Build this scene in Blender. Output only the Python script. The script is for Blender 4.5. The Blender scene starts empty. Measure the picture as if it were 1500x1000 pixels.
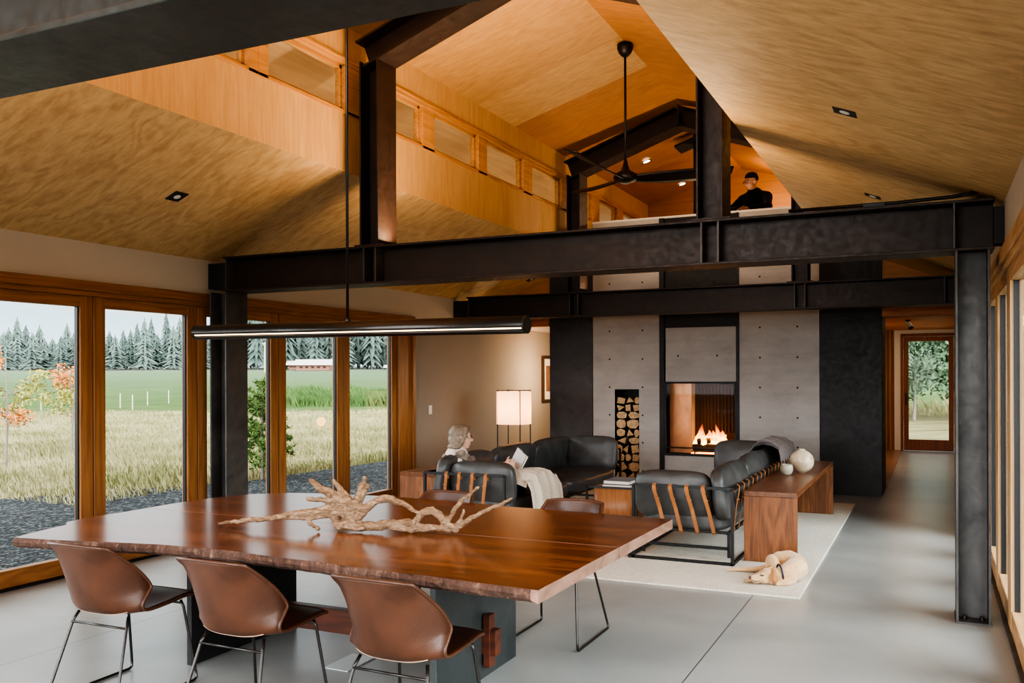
import bpy, bmesh, math, random, time
_T=time.time()
from mathutils import Vector, Matrix, noise as mnoise
random.seed(7)
scn = bpy.context.scene
COL = scn.collection
PI = math.pi

# ------------------------------------------------------------------ helpers
def link(o, parent=None):
    COL.objects.link(o)
    if parent is not None: o.parent = parent
    return o
def tag(o, label=None, cat=None, group=None, kind=None):
    if label: o['label'] = label
    if cat: o['category'] = cat
    if group: o['group'] = group
    if kind: o['kind'] = kind
    return o
def thing(name, label, cat, loc=(0, 0, 0), rz=0, group=None):
    o = bpy.data.objects.new(name, None); o.empty_display_size = .05
    link(o); o.location = loc; o.rotation_euler = (0, 0, rz)
    return tag(o, label, cat, group)
def kids(o): return [c for c in COL.objects if c.parent == o]
def copy_tree(o, parent=None):
    c = o.copy(); COL.objects.link(c)
    if parent is not None: c.parent = parent
    for ch in kids(o): copy_tree(ch, c)
    return c

class MB:
    def __init__(s): s.bm = bmesh.new()
    def box(s, x0, x1, y0, y1, z0, z1, M=None):
        vs = [s.bm.verts.new((x, y, z)) for x in (x0, x1) for y in (y0, y1) for z in (z0, z1)]
        if M is not None:
            for v in vs: v.co = M @ v.co
        for f in ((0,1,3,2),(4,6,7,5),(0,4,5,1),(2,3,7,6),(0,2,6,4),(1,5,7,3)):
            s.bm.faces.new([vs[i] for i in f])
        return s
    def bar(s, p0, p1, w, h=None, up=(0, 0, 1)):
        """rectangular bar from p0 to p1, w across, h along 'up'"""
        h = h or w
        p0 = Vector(p0); p1 = Vector(p1); d = (p1 - p0); L = d.length; d.normalize()
        u = Vector(up)
        if abs(d.dot(u)) > .95: u = Vector((0, 1, 0))
        sx = d.cross(u).normalized(); uz = sx.cross(d).normalized()
        M = Matrix((( sx.x, d.x, uz.x, p0.x), (sx.y, d.y, uz.y, p0.y), (sx.z, d.z, uz.z, p0.z), (0,0,0,1)))
        return s.box(-w/2, w/2, 0, L, -h/2, h/2, M)
    def ibeam(s, p0, p1, w, h, tf=.018, tw=.014, up=(0, 0, 1)):
        p0 = Vector(p0); p1 = Vector(p1); d = (p1-p0).normalized(); u = Vector(up)
        sx = d.cross(u).normalized(); uz = sx.cross(d).normalized()
        for off, ww, hh in ((h/2-tf/2, w, tf), (-h/2+tf/2, w, tf), (0, tw, h-tf*2)):
            s.bar(p0+uz*off, p1+uz*off, ww, hh, up)
        return s
    def tube(s, pts, r, n=8, cap=True):
        pts = [Vector(p) for p in pts]
        rr = r if isinstance(r, (list, tuple)) else [r]*len(pts)
        rings = []; prev = None
        for i, p in enumerate(pts):
            if i == 0: t = pts[1]-p
            elif i == len(pts)-1: t = p-pts[i-1]
            else: t = (pts[i+1]-p).normalized()+(p-pts[i-1]).normalized()
            t.normalize()
            if prev is None:
                a = Vector((0,0,1)) if abs(t.z) < .9 else Vector((1,0,0))
                prev = t.cross(a).normalized()
            prev = (prev - t*prev.dot(t)).normalized()
            b = t.cross(prev)
            rings.append([s.bm.verts.new(p+(prev*math.cos(2*PI*k/n)+b*math.sin(2*PI*k/n))*rr[i]) for k in range(n)])
        for a, b in zip(rings, rings[1:]):
            for k in range(n): s.bm.faces.new((a[k], a[(k+1)%n], b[(k+1)%n], b[k]))
        if cap:
            s.bm.faces.new(rings[0][::-1]); s.bm.faces.new(rings[-1])
        return s
    def lathe(s, prof, c=(0,0,0), n=32):
        rings = []
        for r, z in prof:
            if r < 1e-5: rings.append([s.bm.verts.new((c[0], c[1], c[2]+z))])
            else: rings.append([s.bm.verts.new((c[0]+r*math.cos(2*PI*k/n), c[1]+r*math.sin(2*PI*k/n), c[2]+z)) for k in range(n)])
        for a, b in zip(rings, rings[1:]):
            for k in range(n):
                if len(a) == 1 and len(b) == 1: continue
                if len(a) == 1: s.bm.faces.new((a[0], b[(k+1)%n], b[k]))
                elif len(b) == 1: s.bm.faces.new((a[k], a[(k+1)%n], b[0]))
                else: s.bm.faces.new((a[k], a[(k+1)%n], b[(k+1)%n], b[k]))
        return s
    def prism(s, poly, axis, a, b):
        """poly: 2D points; axis 'y': (x,z) extruded y a..b ; 'x': (y,z) ; 'z': (x,y)"""
        def P(p, t):
            if axis == 'y': return (p[0], t, p[1])
            if axis == 'x': return (t, p[0], p[1])
            return (p[0], p[1], t)
        A = [s.bm.verts.new(P(p, a)) for p in poly]; B = [s.bm.verts.new(P(p, b)) for p in poly]
        n = len(poly)
        s.bm.faces.new(A); s.bm.faces.new(B[::-1])
        for i in range(n): s.bm.faces.new((A[i], B[i], B[(i+1)%n], A[(i+1)%n]))
        return s
    def grid(s, fn, nu, nv):
        g = [[s.bm.verts.new(fn(i/nu, j/nv)) for j in range(nv+1)] for i in range(nu+1)]
        for i in range(nu):
            for j in range(nv): s.bm.faces.new((g[i][j], g[i+1][j], g[i+1][j+1], g[i][j+1]))
        return s
    def quad(s, *p):
        s.bm.faces.new([s.bm.verts.new(q) for q in p]); return s
    def ell(s, c, r, rot=None, n=16):
        ret = bmesh.ops.create_uvsphere(s.bm, u_segments=n, v_segments=max(6, n*2//3), radius=1)
        M = Matrix.Translation(c) @ (rot.to_4x4() if rot else Matrix()) @ Matrix.Diagonal((r[0], r[1], r[2], 1))
        for v in ret['verts']: v.co = M @ v.co
        return s
    def build(s, name, mat, parent=None, smooth=False, bevel=0, solid=0, subsurf=0, auto=None):
        bmesh.ops.recalc_face_normals(s.bm, faces=s.bm.faces)
        me = bpy.data.meshes.new(name); s.bm.to_mesh(me); s.bm.free()
        if mat: me.materials.append(mat)
        o = bpy.data.objects.new(name, me); link(o, parent)
        if smooth:
            for p in me.polygons: p.use_smooth = True
        if solid or bevel: PEND[me.name] = (solid, bevel)
        return o
PEND = {}
def finish_modifiers():
    for o in list(COL.objects):
        if o.type != 'MESH' or o.data.name not in PEND: continue
        solid, bevel = PEND[o.data.name]
        if solid:
            m = o.modifiers.new('s', 'SOLIDIFY'); m.thickness = solid; m.offset = 0
        if bevel:
            m = o.modifiers.new('b', 'BEVEL'); m.width = bevel; m.segments = 2; m.limit_method = 'ANGLE'; m.angle_limit = .6

def struct(o): o['kind'] = 'structure'; return o

def blob(name, prims, mat, parent=None, voxel=.01, smooth=4, noise_amp=0, noise_scale=8):
    """one continuous organic surface out of overlapping ellipsoids and tapered limbs"""
    mb = MB()
    for p in prims:
        if p[0] == 's':
            mb.ell(p[1], p[2], p[3] if len(p) > 3 else None)
        else:
            _, pts, rs = p
            mb.tube(pts, rs, 12)
            ends = list(zip(pts, rs))
            for q, r in (ends if len(ends) < 7 else (ends[0], ends[-1])): mb.ell(q, (r, r, r), n=12)
    bm = mb.bm
    me = bpy.data.meshes.new(name+'_raw'); bm.to_mesh(me); bm.free()
    o = bpy.data.objects.new(name, me); COL.objects.link(o)
    m = o.modifiers.new('r', 'REMESH'); m.mode = 'VOXEL'; m.voxel_size = voxel; m.use_smooth_shade = True
    if smooth:
        m = o.modifiers.new('sm', 'SMOOTH'); m.iterations = smooth; m.factor = .5
    dg = bpy.context.evaluated_depsgraph_get(); dg.update()
    nm = bpy.data.meshes.new_from_object(o.evaluated_get(dg))
    o.modifiers.clear(); o.data = nm; bpy.data.meshes.remove(me); nm.name = name
    if noise_amp:
        for v in nm.vertices:
            v.co += v.normal * noise_amp * mnoise.noise(v.co*noise_scale)
    for p in nm.polygons: p.use_smooth = True
    nm.materials.clear(); nm.materials.append(mat)
    if parent is not None: o.parent = parent
    return o

# ------------------------------------------------------------------ materials
class NT:
    def __init__(s, name):
        s.m = bpy.data.materials.new(name); s.m.use_nodes = True
        s.t = s.m.node_tree; s.t.nodes.clear()
        s.out = s.n('ShaderNodeOutputMaterial')
    def n(s, typ, **kw):
        nd = s.t.nodes.new(typ)
        for k, v in kw.items():
            if hasattr(nd, k) and k not in nd.inputs: setattr(nd, k, v)
            else: nd.inputs[k].default_value = v
        return nd
    def l(s, a, b): s.t.links.new(a, b)
    def coord(s, scale=(1,1,1), rot=(0,0,0), loc=(0,0,0), kind='Object'):
        tc = s.n('ShaderNodeTexCoord'); mp = s.n('ShaderNodeMapping')
        mp.inputs['Scale'].default_value = scale; mp.inputs['Rotation'].default_value = rot; mp.inputs['Location'].default_value = loc
        s.l(tc.outputs[kind], mp.inputs['Vector']); return mp.outputs['Vector']
    def noise(s, vec, scale=1, detail=6, rough=.6, dist=0):
        nd = s.n('ShaderNodeTexNoise'); nd.inputs['Scale'].default_value = scale; nd.inputs['Detail'].default_value = detail
        nd.inputs['Roughness'].default_value = rough; nd.inputs['Distortion'].default_value = dist
        if vec is not None: s.l(vec, nd.inputs['Vector'])
        return nd.outputs['Fac']
    def ramp(s, fac, stops):
        nd = s.n('ShaderNodeValToRGB'); cr = nd.color_ramp
        cr.elements[0].position = stops[0][0]; cr.elements[0].color = (*stops[0][1], 1)
        cr.elements[1].position = stops[-1][0]; cr.elements[1].color = (*stops[-1][1], 1)
        for p, c in stops[1:-1]:
            e = cr.elements.new(p); e.color = (*c, 1)
        s.l(fac, nd.inputs['Fac']); return nd.outputs['Color']
    def mix(s, fac, a, b, mode='MIX'):
        nd = s.n('ShaderNodeMix'); nd.data_type = 'RGBA'; nd.blend_type = mode
        for sock, v in ((nd.inputs[0], fac), (nd.inputs[6], a), (nd.inputs[7], b)):
            if isinstance(v, bpy.types.NodeSocket): s.l(v, sock)
            elif isinstance(v, (int, float)): sock.default_value = v
            else: sock.default_value = (*v, 1)
        return nd.outputs[2]
    def math(s, op, a, b=None):
        nd = s.n('ShaderNodeMath'); nd.operation = op
        for i, v in enumerate((a, b)):
            if v is None: continue
            if isinstance(v, bpy.types.NodeSocket): s.l(v, nd.inputs[i])
            else: nd.inputs[i].default_value = v
        return nd.outputs[0]
    def bsdf(s, color, rough=.5, metal=0, bump=None, bstr=.2, bdist=.01, spec=.5, emit=None, estr=0, coat=0, sheen=0, trans=0, sss=0):
        b = s.n('ShaderNodeBsdfPrincipled')
        def put(k, v):
            if isinstance(v, bpy.types.NodeSocket): s.l(v, b.inputs[k])
            elif isinstance(v, (int, float)): b.inputs[k].default_value = v
            else: b.inputs[k].default_value = (*v, 1)
        put('Base Color', color); put('Roughness', rough); put('Metallic', metal); put('Specular IOR Level', spec)
        if coat: put('Coat Weight', coat); put('Coat Roughness', .15)
        if sheen: put('Sheen Weight', sheen)
        if trans: put('Transmission Weight', trans)
        if emit is not None: put('Emission Color', emit); put('Emission Strength', estr)
        if bump is not None:
            bn = s.n('ShaderNodeBump'); bn.inputs['Strength'].default_value = bstr; bn.inputs['Distance'].default_value = bdist
            s.l(bump, bn.inputs['Height']); s.l(bn.outputs['Normal'], b.inputs['Normal'])
        s.l(b.outputs[0], s.out.inputs['Surface']); return s.m

def plain(name, c, rough=.5, metal=0, spec=.5, var=.12, vs=6, **kw):
    t = NT(name); v = t.noise(t.coord(), vs, 4)
    col = t.mix(v, tuple(x*(1-var) for x in c), tuple(min(1, x*(1+var)) for x in c))
    return t.bsdf(col, rough, metal, spec=spec, **kw)

def wood(name, light, dark, axis='x', grain=14, stretch=14, rough=.45, contrast=(.35, .68), panel=None, coat=0, spec=.4, bstr=.08, ring=.30):
    """axis = the direction the grain runs along"""
    t = NT(name)
    sc = {'x': (1/stretch, 1, 1), 'y': (1, 1/stretch, 1), 'z': (1, 1, 1/stretch)}[axis]
    vec = t.coord(tuple(s*grain for s in sc))
    if panel:   # offset texture per sheet and vary the tone per sheet
        tc = t.n('ShaderNodeTexCoord'); sp = t.n('ShaderNodeSeparateXYZ'); t.l(tc.outputs['Object'], sp.inputs[0])
        ia, ib = panel[0], panel[2]
        fa = t.math('FLOOR', t.math('DIVIDE', t.math('ADD', sp.outputs[ia], 100.3), panel[1]))
        fb = t.math('FLOOR', t.math('DIVIDE', t.math('ADD', sp.outputs[ib], 100.7), panel[3]))
        cb = t.n('ShaderNodeCombineXYZ'); t.l(fa, cb.inputs[0]); t.l(fb, cb.inputs[1])
        wn = t.n('ShaderNodeTexWhiteNoise'); wn.noise_dimensions = '3D'; t.l(cb.outputs[0], wn.inputs['Vector'])
        va = t.n('ShaderNodeVectorMath'); va.operation = 'MULTIPLY_ADD'
        t.l(wn.outputs['Color'], va.inputs[0]); va.inputs[1].default_value = (37, 37, 37); t.l(vec, va.inputs[2])
        vec = va.outputs[0]; pv = wn.outputs['Value']
    big = t.noise(vec, .35, 3, .5, .6)
    rings = t.math('SINE', t.math('MULTIPLY', big, 46))
    rings = t.math('MULTIPLY_ADD', rings, .5); 
    fine = t.noise(vec, 2.2, 8, .7, .2)
    f = t.math('ADD', t.math('MULTIPLY', rings, ring), t.math('MULTIPLY', fine, 1.0-ring*.5))
    f = t.math('ADD', f, .02)
    mid = tuple((a+b)/2 for a, b in zip(light, dark))
    col = t.ramp(f, [(contrast[0], dark), ((contrast[0]+contrast[1])/2, mid), (contrast[1], light)])
    if panel:
        k = panel[4]
        col = t.mix(1.0, col, t.ramp(pv, [(0, (1-k*1.1, 1-k*1.5, 1-k*1.8)), (.5, (1-k*.3, 1-k*.4, 1-k*.5)), (1, (1, 1, 1))]), 'MULTIPLY')
    else:
        blot = t.noise(t.coord((.8, .8, .8)), 1.3, 3)
        col = t.mix(1.0, col, t.ramp(blot, [(.3, (.82, .8, .78)), (.7, (1, 1, 1))]), 'MULTIPLY')
    return t.bsdf(col, rough, 0, fine, bstr, .01, spec=spec, coat=coat)

M = {}
M['ply_slope'] = wood('fir plywood', (.62, .43, .215), (.36, .21, .09), 'x', 8, 18, .55, (.24, .70), (1, 1.22, 0, 40, .10), ring=.14)
M['ply_wall'] = wood('fir plywood upright', (.60, .40, .19), (.46, .28, .12), 'z', 14, 12, .55, (.28, .72), (1, 1.22, 2, 40, .14), ring=.10)
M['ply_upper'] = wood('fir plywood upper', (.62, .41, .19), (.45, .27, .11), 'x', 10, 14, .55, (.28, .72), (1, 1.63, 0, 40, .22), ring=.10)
M['ply_red_and_shade'] = wood('reddish plywood and painted shade', (.50, .24, .085), (.36, .16, .05), 'x', 9, 16, .55, (.28, .72), ring=.1)  # redder tone also paints in the shade on the upper ceiling
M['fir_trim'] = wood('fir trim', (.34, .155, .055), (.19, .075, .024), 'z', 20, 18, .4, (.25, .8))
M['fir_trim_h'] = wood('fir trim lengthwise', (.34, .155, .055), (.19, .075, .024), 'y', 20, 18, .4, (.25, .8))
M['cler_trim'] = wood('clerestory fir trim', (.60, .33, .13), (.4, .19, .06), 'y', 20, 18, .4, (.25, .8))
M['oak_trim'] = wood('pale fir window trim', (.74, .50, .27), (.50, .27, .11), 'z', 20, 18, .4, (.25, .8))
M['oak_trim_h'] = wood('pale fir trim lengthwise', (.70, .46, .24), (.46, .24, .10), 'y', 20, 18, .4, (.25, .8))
M['walnut'] = wood('walnut', (.20, .078, .03), (.075, .026, .011), 'x', 16, 12, .4, (.25, .8), bstr=.1)
M['walnut_z'] = wood('walnut upright', (.25, .098, .036), (.09, .032, .012), 'z', 16, 9, .42, (.25, .8), bstr=.1)
M['walnut_y'] = wood('walnut lengthwise', (.19, .075, .032), (.08, .028, .012), 'y', 16, 12, .3, (.25, .8), bstr=.1)
M['slab'] = wood('polished slab wood', (.235, .078, .022), (.060, .018, .006), 'x', 11, 14, .22, (.25, .75), coat=.35, spec=.5, bstr=.04)
M['slab_edge'] = wood('sawn slab end', (.34, .20, .145), (.17, .09, .06), 'y', 14, 4, .6, (.2, .85))
M['door_wood'] = wood('stained door wood', (.30, .095, .03), (.16, .045, .014), 'z', 20, 18, .4, (.25, .8))
M['slat'] = wood('cedar slat', (.50, .19, .06), (.32, .10, .03), 'x', 20, 18, .5, (.25, .8))
M['slat_z'] = wood('cedar slat upright', (.40, .20, .10), (.22, .10, .045), 'z', 20, 18, .5, (.25, .8))
M['walnut_dark'] = wood('dark reddish hardwood', (.11, .032, .016), (.045, .013, .008), 'x', 16, 10, .35, (.25, .8))
M['side_wood'] = wood('side table wood', (.46, .22, .10), (.30, .125, .05), 'z', 16, 12, .4, (.2, .85))
M['hall_floor'] = wood('hall floorboards', (.34, .18, .11), (.22, .11, .06), 'y', 16, 12, .3, (.2, .85))

def m_bark():
    t = NT('bark edge'); v = t.coord((22, 22, 5)); a = t.noise(v, 2, 8, .7, .5)
    return t.bsdf(t.ramp(a, [(.3, (.035, .017, .011)), (.55, (.12, .06, .04)), (.75, (.30, .20, .15))]), .8, 0, a, .8, .02)
M['bark'] = m_bark()
def m_drift():
    t = NT('weathered driftwood'); v = t.coord((9, 30, 30)); a = t.noise(v, 1.6, 8, .7, 1.0); b = t.noise(t.coord(), 9, 4)
    c = t.ramp(a, [(.34, (.06, .035, .02)), (.5, (.24, .155, .09)), (.72, (.54, .42, .30))])
    c = t.mix(t.math('MULTIPLY', b, .45), c, (.20, .10, .045))
    return t.bsdf(c, .75, 0, a, .9, .012)
M['drift'] = m_drift()
def m_steel(name, c, rough=.42, metal=.55, k=.5):
    t = NT(name); a = t.noise(t.coord((1, 1, 1)), 2.2, 7, .65, .8); b = t.noise(t.coord((3, 3, 3)), 6, 5, .7)
    col = t.ramp(a, [(.3, tuple(x*(1-k) for x in c)), (.7, tuple(x*(1+k) for x in c))])
    rg = t.ramp(b, [(.3, (rough-.08,)*3), (.7, (rough+.12,)*3)])
    return t.bsdf(col, rg, metal, b, .05, .005)
M['steel'] = m_steel('dark oiled steel', (.022, .011, .007), .48, .15)
M['steel_grey'] = m_steel('blackened grey steel', (.070, .067, .064), .48, .3)
M['steel_panel'] = m_steel('blackened steel sheet', (.036, .036, .038), .5, .2, .35)
M['steel_black'] = m_steel('black steel sheet', (.009, .0085, .009), .55, .1, .3)
M['steel_green'] = m_steel('grey green steel plate', (.055, .062, .062), .35, .5, .3)
M['black_metal'] = plain('black powder coated metal', (.012, .012, .012), .4, .3)
M['rod'] = plain('dark bare steel rod', (.05, .045, .042), .3, .8)
M['fan'] = plain('dark bronze fan metal', (.010, .007, .006), .4, .2)
M['black'] = plain('matt black', (.008, .008, .008), .8)
def m_concrete():
    t = NT('board formed concrete'); a = t.noise(t.coord((1, 1, 1.6)), 1.5, 10, .68, .3); b = t.noise(t.coord(), 30, 6, .7); c = t.noise(t.coord((.6,.6,6)), 1.5, 4)
    v = t.n('ShaderNodeTexVoronoi'); v.inputs['Scale'].default_value = 11; t.l(t.coord(), v.inputs['Vector'])
    pit = t.ramp(v.outputs['Distance'], [(.035, (.25, .25, .25)), (.07, (1, 1, 1))])
    msk = t.ramp(t.noise(t.coord(), 4, 3), [(.52, (0, 0, 0)), (.58, (1, 1, 1))])
    col = t.ramp(a, [(.28, (.28, .275, .262)), (.5, (.39, .385, .37)), (.75, (.49, .485, .465))])
    col = t.mix(.35, col, t.ramp(c, [(.3, (.30, .295, .28)), (.7, (.44, .435, .42))]))
    col = t.mix(1.0, col, t.mix(msk, (1, 1, 1), pit), 'MULTIPLY')
    return t.bsdf(col, .75, 0, b, .25, .01)
M['concrete'] = m_concrete()
def m_floor():
    t = NT('polished concrete floor'); a = t.noise(t.coord((1, 1, 1)), .8, 8, .62, .5); b = t.noise(t.coord(), 5, 4, .5)
    col = t.ramp(a, [(.3, (.215, .225, .22)), (.5, (.285, .295, .285)), (.72, (.36, .365, .35))])
    col = t.mix(.12, col, t.ramp(b, [(.1, (.20, .21, .205)), (.9, (.36, .37, .36))]))
    # saw-cut joints
    tc = t.n('ShaderNodeTexCoord'); sp = t.n('ShaderNodeSeparateXYZ'); t.l(tc.outputs['Object'], sp.inputs[0])
    j = None
    for ax, p in ((0, -1.18), (0, -4.68), (1, 12.2)):
        d = t.math('LESS_THAN', t.math('ABSOLUTE', t.math('SUBTRACT', sp.outputs[ax], p)), .0035)
        j = d if j is None else t.math('MAXIMUM', j, d)
    col = t.mix(j, col, (.07, .075, .075))
    return t.bsdf(col, .30, 0, spec=.5)
M['floor'] = m_floor()
M['plaster'] = plain('warm white plaster', (.50, .465, .40), .85, var=.05, vs=2)
M['plaster_in'] = plain('beige plaster', (.27, .24, .20), .85, var=.07, vs=2)
M['white'] = plain('white paint', (.7, .68, .63), .6, var=.03)
def m_rug():
    t = NT('woven wool rug')
    w = t.n('ShaderNodeTexChecker'); w.inputs['Scale'].default_value = 55; t.l(t.coord(rot=(0, 0, .785)), w.inputs['Vector'])
    a = t.noise(t.coord((1, 3, 1)), 30, 5, .7); b = t.noise(t.coord(), 2, 4)
    col = t.ramp(a, [(.3, (.50, .46, .39)), (.65, (.78, .74, .65))])
    col = t.mix(t.math('MULTIPLY', w.outputs['Fac'], .22), col, (.36, .32, .26))
    col = t.mix(.2, col, t.ramp(b, [(.3, (.45, .41, .35)), (.7, (.65, .6, .52))]))
    return t.bsdf(col, .95, 0, a, .8, .01, spec=.1)
M['rug'] = m_rug()
def m_leather(name, c, rough, k=.25, bs=.25):
    t = NT(name); a = t.noise(t.coord(), 5, 6, .6, .5); v = t.n('ShaderNodeTexVoronoi'); v.inputs['Scale'].default_value = 220
    t.l(t.coord(), v.inputs['Vector'])
    col = t.ramp(a, [(.3, tuple(x*(1-k) for x in c)), (.7, tuple(x*(1+k) for x in c))])
    return t.bsdf(col, rough, 0, v.outputs['Distance'], bs, .002, spec=.5)
M['leather_black'] = m_leather('charcoal leather', (.055, .056, .056), .40, .35)
M['leather_brown'] = m_leather('saddle brown leather', (.075, .029, .015), .40, .35)
M['leather_inner'] = m_leather('dark brown leather', (.055, .022, .013), .35, .3)
M['leather_strap'] = m_leather('tan strap leather', (.34, .13, .04), .5, .3)
M['stitch'] = plain('pale thread', (.45, .30, .2), .8)
def m_cloth(name, c, sc=60, k=.15):
    t = NT(name); a = t.noise(t.coord(), sc, 4, .7); b = t.noise(t.coord(), 6, 4)
    col = t.ramp(a, [(.3, tuple(x*(1-k) for x in c)), (.7, tuple(min(1, x*(1+k)) for x in c))])
    return t.bsdf(col, .95, 0, a, .5, .004, spec=.15, sheen=.2)
M['throw_grey'] = m_cloth('grey brown wool', (.13, .11, .105))
M['throw_cream'] = m_cloth('cream wool', (.50, .46, .38))
M['sweater_black'] = m_cloth('black knit', (.012, .013, .016))
M['cap_black'] = m_cloth('black wool cap', (.012, .012, .014))
M['shirt_cream'] = m_cloth('cream knit', (.62, .56, .48))
M['scarf'] = m_cloth('patterned shawl', (.20, .16, .13), 14, .7)
M['jeans'] = m_cloth('dark denim', (.03, .035, .05))
M['skin'] = plain('skin', (.56, .31, .20), .5, var=.07, vs=30)
M['skin_f'] = plain('pale skin', (.60, .36, .25), .5, var=.06, vs=30)
M['lips'] = plain('lip colour', (.42, .15, .12), .5)
def m_hair(name, c):
    t = NT(name); a = t.noise(t.coord((60, 60, 8)), 2, 6, .7, .5)
    return t.bsdf(t.ramp(a, [(.3, tuple(x*.45 for x in c)), (.7, tuple(min(1, x*1.5) for x in c))]), .5, 0, a, .8, .006)
M['hair'] = m_hair('grey blond hair', (.20, .15, .105))
M['hair_dark'] = m_hair('dark hair', (.05, .035, .025))
M['eye'] = plain('eye white', (.7, .68, .64), .2)
M['iris'] = plain('dark iris', (.03, .02, .015), .1)
def m_fur():
    t = NT('golden short fur'); a = t.noise(t.coord((1, 1, 1)), 90, 5, .7); b = t.noise(t.coord(), 5, 4)
    c = t.ramp(b, [(.3, (.38, .20, .085)), (.5, (.52, .32, .16)), (.75, (.66, .48, .29))])
    return t.bsdf(t.mix(.25, c, t.ramp(a, [(.3, (.45, .26, .12)), (.7, (.85, .68, .48))])), .8, 0, a, .6, .004, sheen=.3, spec=.2)
M['fur'] = m_fur()
M['fur_dark'] = plain('tan ear fur', (.38, .185, .07), .8, bump=None)
M['nose'] = plain('dog nose', (.10, .06, .05), .35)
M['collar'] = plain('navy collar', (.012, .02, .05), .5)
def m_ceramic():
    t = NT('glazed stoneware'); a = t.noise(t.coord((6, 6, 6)), 1.5, 8, .7, .6)
    return t.bsdf(t.ramp(a, [(.3, (.27, .21, .14)), (.5, (.46, .38, .27)), (.7, (.62, .56, .44))]), .35, 0, a, .15, .005)
M['ceramic'] = m_ceramic()
M['ceramic_green'] = plain('green grey glaze', (.30, .29, .23), .35, var=.3)
M['paper'] = plain('book pages', (.78, .73, .62), .8)
M['book_grey'] = plain('grey book cloth', (.16, .17, .19), .6)
M['book_blue'] = plain('slate blue book cloth', (.06, .075, .11), .6)
M['book_pale'] = plain('pale jacket', (.5, .47, .44), .5)
M['frame_dark'] = plain('dark picture frame wood', (.05, .025, .012), .4)
M['art_mat'] = plain('off white mat board', (.75, .70, .60), .8)
M['art'] = plain('brown abstract print', (.22, .12, .07), .8, var=.6, vs=5)
def m_emit(name, c, s):
    t = NT(name); e = t.n('ShaderNodeEmission'); e.inputs[0].default_value = (*c, 1); e.inputs[1].default_value = s
    t.l(e.outputs[0], t.out.inputs['Surface']); return t.m
M['led'] = m_emit('warm led strip', (1, .72, .45), 3.2)
M['bulb'] = m_emit('downlight lens', (1, .9, .75), 5)
M['bulb_off'] = plain('downlight lens off', (.65, .65, .62), .3)
def m_shade():
    t = NT('linen lampshade'); a = t.noise(t.coord(), 90, 3)
    g = t.ramp(t.noise(t.coord(), 4, 2), [(.3, (1, .60, .34)), (.7, (1, .70, .45))])
    d = t.n('ShaderNodeBsdfDiffuse'); t.l(g, d.inputs[0]); tl = t.n('ShaderNodeBsdfTranslucent'); t.l(g, tl.inputs[0]); e = t.n('ShaderNodeEmission'); t.l(g, e.inputs[0]); e.inputs[1].default_value = .55
    m1 = t.n('ShaderNodeMixShader'); m1.inputs[0].default_value = .55; t.l(d.outputs[0], m1.inputs[1]); t.l(tl.outputs[0], m1.inputs[2])
    ad = t.n('ShaderNodeAddShader'); t.l(m1.outputs[0], ad.inputs[0]); t.l(e.outputs[0], ad.inputs[1]); t.l(ad.outputs[0], t.out.inputs['Surface']); return t.m
M['shade'] = m_shade()
def m_glass(name='window glass', tint=(.97, .99, .985), k1=.7, k0=.016):
    t = NT(name); tr = t.n('ShaderNodeBsdfTransparent'); tr.inputs[0].default_value = (*tint, 1)
    gl = t.n('ShaderNodeBsdfGlossy'); gl.inputs['Roughness'].default_value = .01
    lw = t.n('ShaderNodeLayerWeight'); lw.inputs[0].default_value = .5
    fr = t.math('ADD', t.math('MULTIPLY', t.math('POWER', lw.outputs['Facing'], 5.0), k1), k0)
    mx = t.n('ShaderNodeMixShader'); t.l(fr, mx.inputs[0]); t.l(tr.outputs[0], mx.inputs[1]); t.l(gl.outputs[0], mx.inputs[2])
    t.l(mx.outputs[0], t.out.inputs['Surface']); return t.m
M['glass'] = m_glass(); M['door_glass'] = m_glass('door glass', (.97, .99, .985), .5, .003); M['fire_glass'] = m_glass('fire glass', (.98, .95, .92), .15, .004)
def m_flame():
    t = NT('flame'); tc = t.n('ShaderNodeTexCoord'); sp = t.n('ShaderNodeSeparateXYZ'); t.l(tc.outputs['Generated'], sp.inputs[0])
    n = t.noise(t.coord((14, 14, 5)), 1.5, 4, .6, 1.2)
    h = t.math('ADD', sp.outputs[2], t.math('MULTIPLY', t.math('SUBTRACT', n, .5), .8))
    col = t.ramp(h, [(.1, (1, .62, .22)), (.5, (1, .36, .07)), (.95, (.8, .10, .01))])
    e = t.n('ShaderNodeEmission'); t.l(col, e.inputs[0]); t.l(t.math('MULTIPLY_ADD', t.math('SUBTRACT', 1.05, h), 9.0), e.inputs[1])
    tr = t.n('ShaderNodeBsdfTransparent'); mx = t.n('ShaderNodeMixShader')
    lw = t.n('ShaderNodeLayerWeight'); lw.inputs[0].default_value = .35
    a = t.math('POWER', t.math('SUBTRACT', 1.0, lw.outputs['Facing']), 1.6)
    a = t.math('MULTIPLY', a, t.ramp(h, [(.2, (1,)*3), (1.0, (.12,)*3)]))
    t.l(a, mx.inputs[0]); t.l(tr.outputs[0], mx.inputs[1]); t.l(e.outputs[0], mx.inputs[2]); t.l(mx.outputs[0], t.out.inputs['Surface'])
    return t.m
M['flame'] = m_flame()
M['ember'] = m_emit('glowing ember', (1, .25, .04), 6)
M['charred'] = plain('charred wood', (.04, .022, .015), .9, var=.5)
def m_logend():
    t = NT('cut firewood'); a = t.noise(t.coord((14, 3, 14)), 2.5, 6, .65, .4)
    return t.bsdf(t.ramp(a, [(.3, (.30, .18, .095)), (.5, (.52, .36, .20)), (.7, (.66, .50, .32))]), .85, 0, a, .5, .01)
M['log_end'] = m_logend()
M['log_bark'] = plain('firewood bark', (.07, .045, .03), .9, var=.5, vs=20)

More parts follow.
